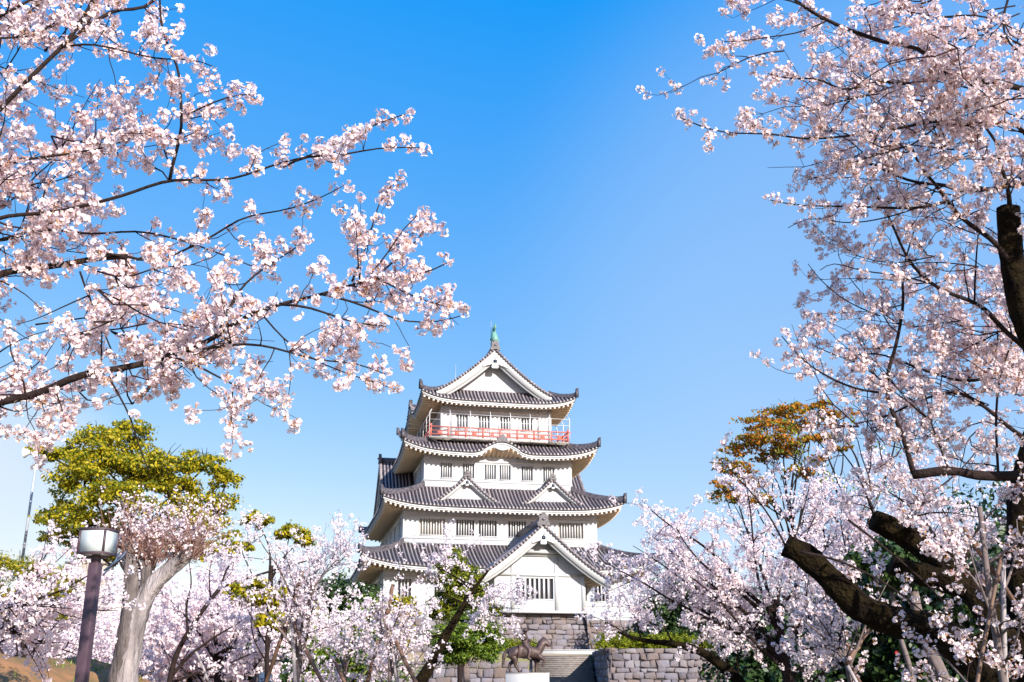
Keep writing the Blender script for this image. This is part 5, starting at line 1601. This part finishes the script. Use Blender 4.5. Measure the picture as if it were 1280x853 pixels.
b.box((-H - 0.013, -H - 0.013, z1 + 0.011), (H + 0.013, H + 0.013, z1 + 0.017))
b.box((-H + 0.015, -H + 0.015, z0 - 0.004), (H - 0.015, H - 0.015, z0 + 0.006), 1)  # added white floor and ceiling plates, bouncing light onto the lantern panels
b.box((-H + 0.015, -H + 0.015, z1 - 0.02), (H - 0.015, H - 0.015, z1 + 0.008), 1)
lt = b.build('lantern', [M['lampwood'], M['lampbounce']], root)
for k in range(4):
    c, s = [(1, 0), (0, 1), (-1, 0), (0, -1)][k]
    b = MB()
    lo = np.array([(H - 0.008, -H + 0.016, z0 + 0.016), (H + 0.004, H - 0.016, z1 - 0.016)])
    v = [(x * c - y * s, x * s + y * c, z) for z in lo[:, 2] for x, y in ((lo[0, 0], lo[0, 1]), (lo[1, 0], lo[0, 1]), (lo[1, 0], lo[1, 1]), (lo[0, 0], lo[1, 1]))]
    b.hexa(v)
    b.build('glass_panel', M['lampglass'], lt)
# floodlight bracket behind the lantern
b = MB()
b.tube([(0.05, 0.1, 2.75), (0.2, 0.18, 2.9), (0.25, 0.2, 2.98)], 0.012, 6)
b.tube([(0.05, 0.1, 2.7), (0.12, 0.22, 2.88), (0.14, 0.24, 2.96)], 0.012, 6)
b.build('bracket', M['bluepanel'], root)

# loudspeaker mast on the far left
mb_ = (gx(8, 45), 45)
root = empty('loudspeaker_mast', (mb_[0], mb_[1], 0), label='thin grey mast with two horn loudspeakers at the far left', cat='mast')
q = lambda px, py: rel(px, py, 45, mb_)
b = MB()
top = q(26, 563)
b.tube([(0, 0, 0), (0, 0, top[2] * 0.55)], [0.11, 0.09], 10)
b.tube([(0, 0, top[2] * 0.55), (0, 0, top[2])], [0.06, 0.05], 8)
for k in range(12):
    b.beam((-0.12, 0, 1.5 + k * 0.5), (0.12, 0, 1.5 + k * 0.5), 0.02, 0.02)
b.build('pole', M['greysteel'], root)
for sg in (-1, 1):
    b = MB()
    for (x0_, r0_), (x1_, r1_) in zip(((0.08, 0.06), (0.25, 0.07), (0.4, 0.13), (0.55, 0.24)), ((0.25, 0.07), (0.4, 0.13), (0.55, 0.24), (0.57, 0.25))):
        b.tube([(sg * x0_, 0, top[2] - 0.1), (sg * x1_, 0, top[2] - 0.1)], [r0_, r1_], 14, cap=False)
    b.beam((0, 0, top[2] - 0.1), (sg * 0.1, 0, top[2] - 0.1), 0.06, 0.06)
    b.build('horn', M['steel'] if sg < 0 else M['greypanel'], root, smooth=True)

# small far building at left, grey hut under the bank cherries
c = at(104, 722, 70)
root = empty('building', (c[0], c[1], 0), label='small beige building glimpsed behind the lantern', cat='building')
b = MB()
b.box((-1.2, 0, 0), (1.2, 2, c[2] + 0.9))
b.box((-1.3, -0.1, c[2] + 0.9), (1.3, 2.1, c[2] + 1.05))
b.build('wall', M['beige'], root)
b = MB()
b.box((-1.22, -0.05, c[2] - 0.35), (1.22, -0.002, c[2] - 0.1))
b.build('sign_band', M['verdigris'], root)
c = at(338, 835, 24)
root = empty('hut', (c[0], c[1], 0), math.radians(20), label='small grey hut with dark opening under the bank cherries', cat='hut')
b = MB()
b.box((-0.28, 0, 0), (0.22, 0.8, 1.95))
b.hexa([(-0.34, -0.06, 1.95), (0.28, -0.06, 1.95), (0.28, 0.9, 2.0), (-0.34, 0.9, 2.0), (-0.34, -0.06, 2.02), (0.28, -0.06, 2.02), (0.28, 0.9, 2.12), (-0.34, 0.9, 2.12)])
b.build('wall', M['greypanel'], root)
b = MB()
b.box((-0.24, -0.03, 0.1), (0.06, -0.002, 1.7))
b.build('door', M['bluepanel'], root)

# ---------------------------------------------------------------- bronze rider on a pale pedestal
PX, PY = at(659, 845, 66)[0], 66.0
PT = 1.83
b = MB()
b.box((-1.3, -0.85, 0), (1.3, 0.85, PT - 0.05))
b.box((-1.33, -0.88, PT - 0.05), (1.33, 0.88, PT))
b.box((-1.5, -1.05, 0), (1.5, 1.05, 0.3))
o = b.build('stone_pedestal', M['concrete'])
o.location = (PX, PY, 0)
tag(o, 'pale polished stone pedestal carrying the bronze rider', 'pedestal')
root = empty('equestrian_statue', (PX - 0.15, PY, PT), label='brown bronze statue of an armoured rider on a walking horse', cat='statue')


def skin(name, J, E, parent, m, sub=2):
    me = bpy.data.meshes.new(name)
    names = list(J)
    me.from_pydata([J[k][0] for k in names], [(names.index(a), names.index(b_)) for a, b_ in E], [])
    me.materials.append(m)
    o = bpy.data.objects.new(name, me)
    COL.objects.link(o)
    o.parent = parent
    sk = o.modifiers.new('skin', 'SKIN')
    sk.use_smooth_shade = True
    for i, k in enumerate(names):
        r = J[k][1] * 1.18
        me.skin_vertices[0].data[i].radius = (r, r) if not isinstance(r, tuple) else r
    me.skin_vertices[0].data[0].use_root = True
    ss = o.modifiers.new('sub', 'SUBSURF')
    ss.levels = ss.render_levels = sub
    return o


J = {'mid': ((0, 0, 1.2), 0.33), 'rump': ((-0.62, 0, 1.28), 0.34), 'croup': ((-0.92, 0, 1.22), 0.22), 'chest': ((0.55, 0, 1.22), 0.32), 'breast': ((0.85, 0, 1.28), 0.25), 'neck1': ((0.98, 0, 1.52), 0.25), 'neck2': ((1.10, 0, 1.76), 0.20),
     'poll': ((1.22, 0, 1.93), 0.15), 'face': ((1.40, 0, 1.74), 0.125), 'muz': ((1.50, 0, 1.50), 0.095), 'ear': ((1.15, 0.06, 2.12), 0.035),
     'tail1': ((-1.12, 0, 1.25), 0.08), 'tail2': ((-1.28, 0, 0.95), 0.11), 'tail3': ((-1.27, 0, 0.45), 0.04)}
E = [('mid', 'rump'), ('rump', 'croup'), ('mid', 'chest'), ('chest', 'breast'), ('breast', 'neck1'), ('neck1', 'neck2'), ('neck2', 'poll'), ('poll', 'face'), ('face', 'muz'), ('poll', 'ear'), ('croup', 'tail1'), ('tail1', 'tail2'), ('tail2', 'tail3')]
for nme, y, pts in (('hl', 0.17, ((-0.78, 0.95, 0.2), (-0.62, 0.72, 0.12), (-0.92, 0.5, 0.075), (-0.9, 0.12, 0.055), (-0.84, 0.03, 0.07))),
                    ('hr', -0.17, ((-0.75, 0.95, 0.2), (-0.5, 0.72, 0.12), (-0.6, 0.48, 0.075), (-0.36, 0.14, 0.055), (-0.26, 0.04, 0.07))),
                    ('fl', 0.15, ((0.72, 0.95, 0.15), (0.74, 0.6, 0.09), (0.70, 0.3, 0.055), (0.68, 0.1, 0.05), (0.73, 0.03, 0.065))),
                    ('fr', -0.15, ((0.78, 0.98, 0.15), (1.08, 0.86, 0.095), (1.22, 0.72, 0.06), (1.12, 0.48, 0.05), (1.02, 0.42, 0.06)))):
    prev = 'rump' if nme[0] == 'h' else 'chest'
    for i, (x, z, r) in enumerate(pts):
        r *= 1.25
        J[nme + str(i)] = ((x, y, z), r)
        E.append((prev, nme + str(i)))
        prev = nme + str(i)
skin('horse', J, E, root, M['bronze'])
J = {'pel': ((-0.05, 0, 1.62), 0.22), 'waist': ((-0.03, 0, 1.85), 0.17), 'chest': ((0.0, 0, 2.1), 0.20), 'neck': ((0.02, 0, 2.3), 0.08), 'head': ((0.05, 0, 2.46), 0.115), 'crown': ((0.04, 0, 2.6), 0.09),
     'ls': ((0.02, 0.22, 2.2), 0.11), 'le': ((0.15, 0.36, 1.95), 0.08), 'lh': ((0.45, 0.15, 1.82), 0.06), 'rs': ((-0.02, -0.22, 2.2), 0.11), 're': ((-0.3, -0.38, 2.05), 0.08), 'rh': ((-0.52, -0.4, 2.3), 0.06),
     'lk': ((0.35, 0.36, 1.3), 0.11), 'la': ((0.2, 0.40, 0.85), 0.07), 'lt': ((0.4, 0.42, 0.78), 0.05), 'rk': ((0.35, -0.36, 1.3), 0.11), 'ra': ((0.2, -0.40, 0.85), 0.07), 'rt': ((0.4, -0.42, 0.78), 0.05)}
E = [('pel', 'waist'), ('waist', 'chest'), ('chest', 'neck'), ('neck', 'head'), ('head', 'crown'), ('chest', 'ls'), ('ls', 'le'), ('le', 'lh'), ('chest', 'rs'), ('rs', 're'), ('re', 'rh'), ('pel', 'lk'), ('lk', 'la'), ('la', 'lt'), ('pel', 'rk'), ('rk', 'ra'), ('ra', 'rt')]
J = {k: (p, r * 1.2) for k, (p, r) in J.items()}
rider = skin('rider', J, E, root, M['bronze'])
b = MB()                                                     # helmet brim, crest horns and shoulder plates
b.lathe((0.05, 0, 2.5), [(0.24, -0.06), (0.17, 0.02), (0.13, 0.1), (0.0, 0.16)], 14)
for s in (-1, 1):
    b.tube([(0.17, s * 0.03, 2.56), (0.24, s * 0.12, 2.7), (0.22, s * 0.16, 2.85)], [0.025, 0.018, 0.008], 6)
    b.hexa([(-0.14, s * 0.27, 1.95), (0.14, s * 0.27, 1.95), (0.14, s * 0.40, 1.93), (-0.14, s * 0.40, 1.93), (-0.12, s * 0.2, 2.27), (0.12, s * 0.2, 2.27), (0.12, s * 0.30, 2.27), (-0.12, s * 0.30, 2.27)])
b.build('helmet_armour', M['bronze'], rider)
b = MB()
b.tube([(-0.5, -0.4, 1.7), (-0.62, -0.42, 2.05), (-0.58, -0.42, 2.4), (-0.72, -0.42, 2.85)], [0.015, 0.025, 0.025, 0.012], 6)
b.build('bow', M['bronze'], rider)
b = MB()
b.hexa([(-0.5, -0.36, 1.2), (0.35, -0.36, 1.2), (0.35, 0.36, 1.2), (-0.5, 0.36, 1.2), (-0.42, -0.24, 1.62), (0.28, -0.24, 1.62), (0.28, 0.24, 1.62), (-0.42, 0.24, 1.62)])
b.tube([(0.45, 0.12, 1.8), (1.0, 0.24, 1.62), (1.44, 0.12, 1.58)], 0.015, 5)
b.tube([(0.45, -0.12, 1.8), (1.0, -0.24, 1.62), (1.44, -0.12, 1.58)], 0.015, 5)
b.tube([(1.06, 0, 1.98), (0.9, 0, 1.82), (0.76, 0, 1.62)], [0.05, 0.07, 0.03], 6)
b.build('saddle', M['bronze'], root)
b = MB()
b.box((-1.15, -0.6, 0), (1.25, 0.6, 0.03))
b.build('base_plate', M['bronze'], root)

# grass tufts on the earth bank
b = MB()
n = 5000
x = RNG.uniform(-15.5, -4.5, n)
y = RNG.uniform(13.5, 26, n)
keep = (np.sin(x * 1.3) * np.sin(y * 0.9 + 1) + RNG.normal(size=n) * 0.4) > 0.35
x, y = x[keep], y[keep]
z = 1.95 * np.exp(-((x + 10.5) / 4.4) ** 4) * np.exp(-((y - 20) / 6.5) ** 4)
z += (0.12 * np.sin(x * 1.7 + 1) * np.sin(y * 1.3) + 0.05 * np.sin(x * 5.1) * np.cos(y * 4.3)) * np.minimum(1, z)
P = np.stack([x, y, z - 0.03], -1)
k = len(P)
d = unit(np.stack([RNG.normal(size=k) * 0.5, RNG.normal(size=k) * 0.5, np.ones(k)], -1)) * RNG.uniform(0.06, 0.2, k)[:, None]
s = np.stack([RNG.normal(size=k), RNG.normal(size=k), np.zeros(k)], -1) * 0.012
b.add(np.stack([P - s, P + s, P + d], 1).reshape(-1, 3), np.arange(k * 3).reshape(k, 3))
tag(b.build('grass', M['grass']), label='sparse grass tufts growing on the bare earth bank', cat='grass', kind='stuff')
print('spots', nL, nR, 'polys', sum(len(o.data.polygons) for o in SC.objects if o.type == 'MESH'))
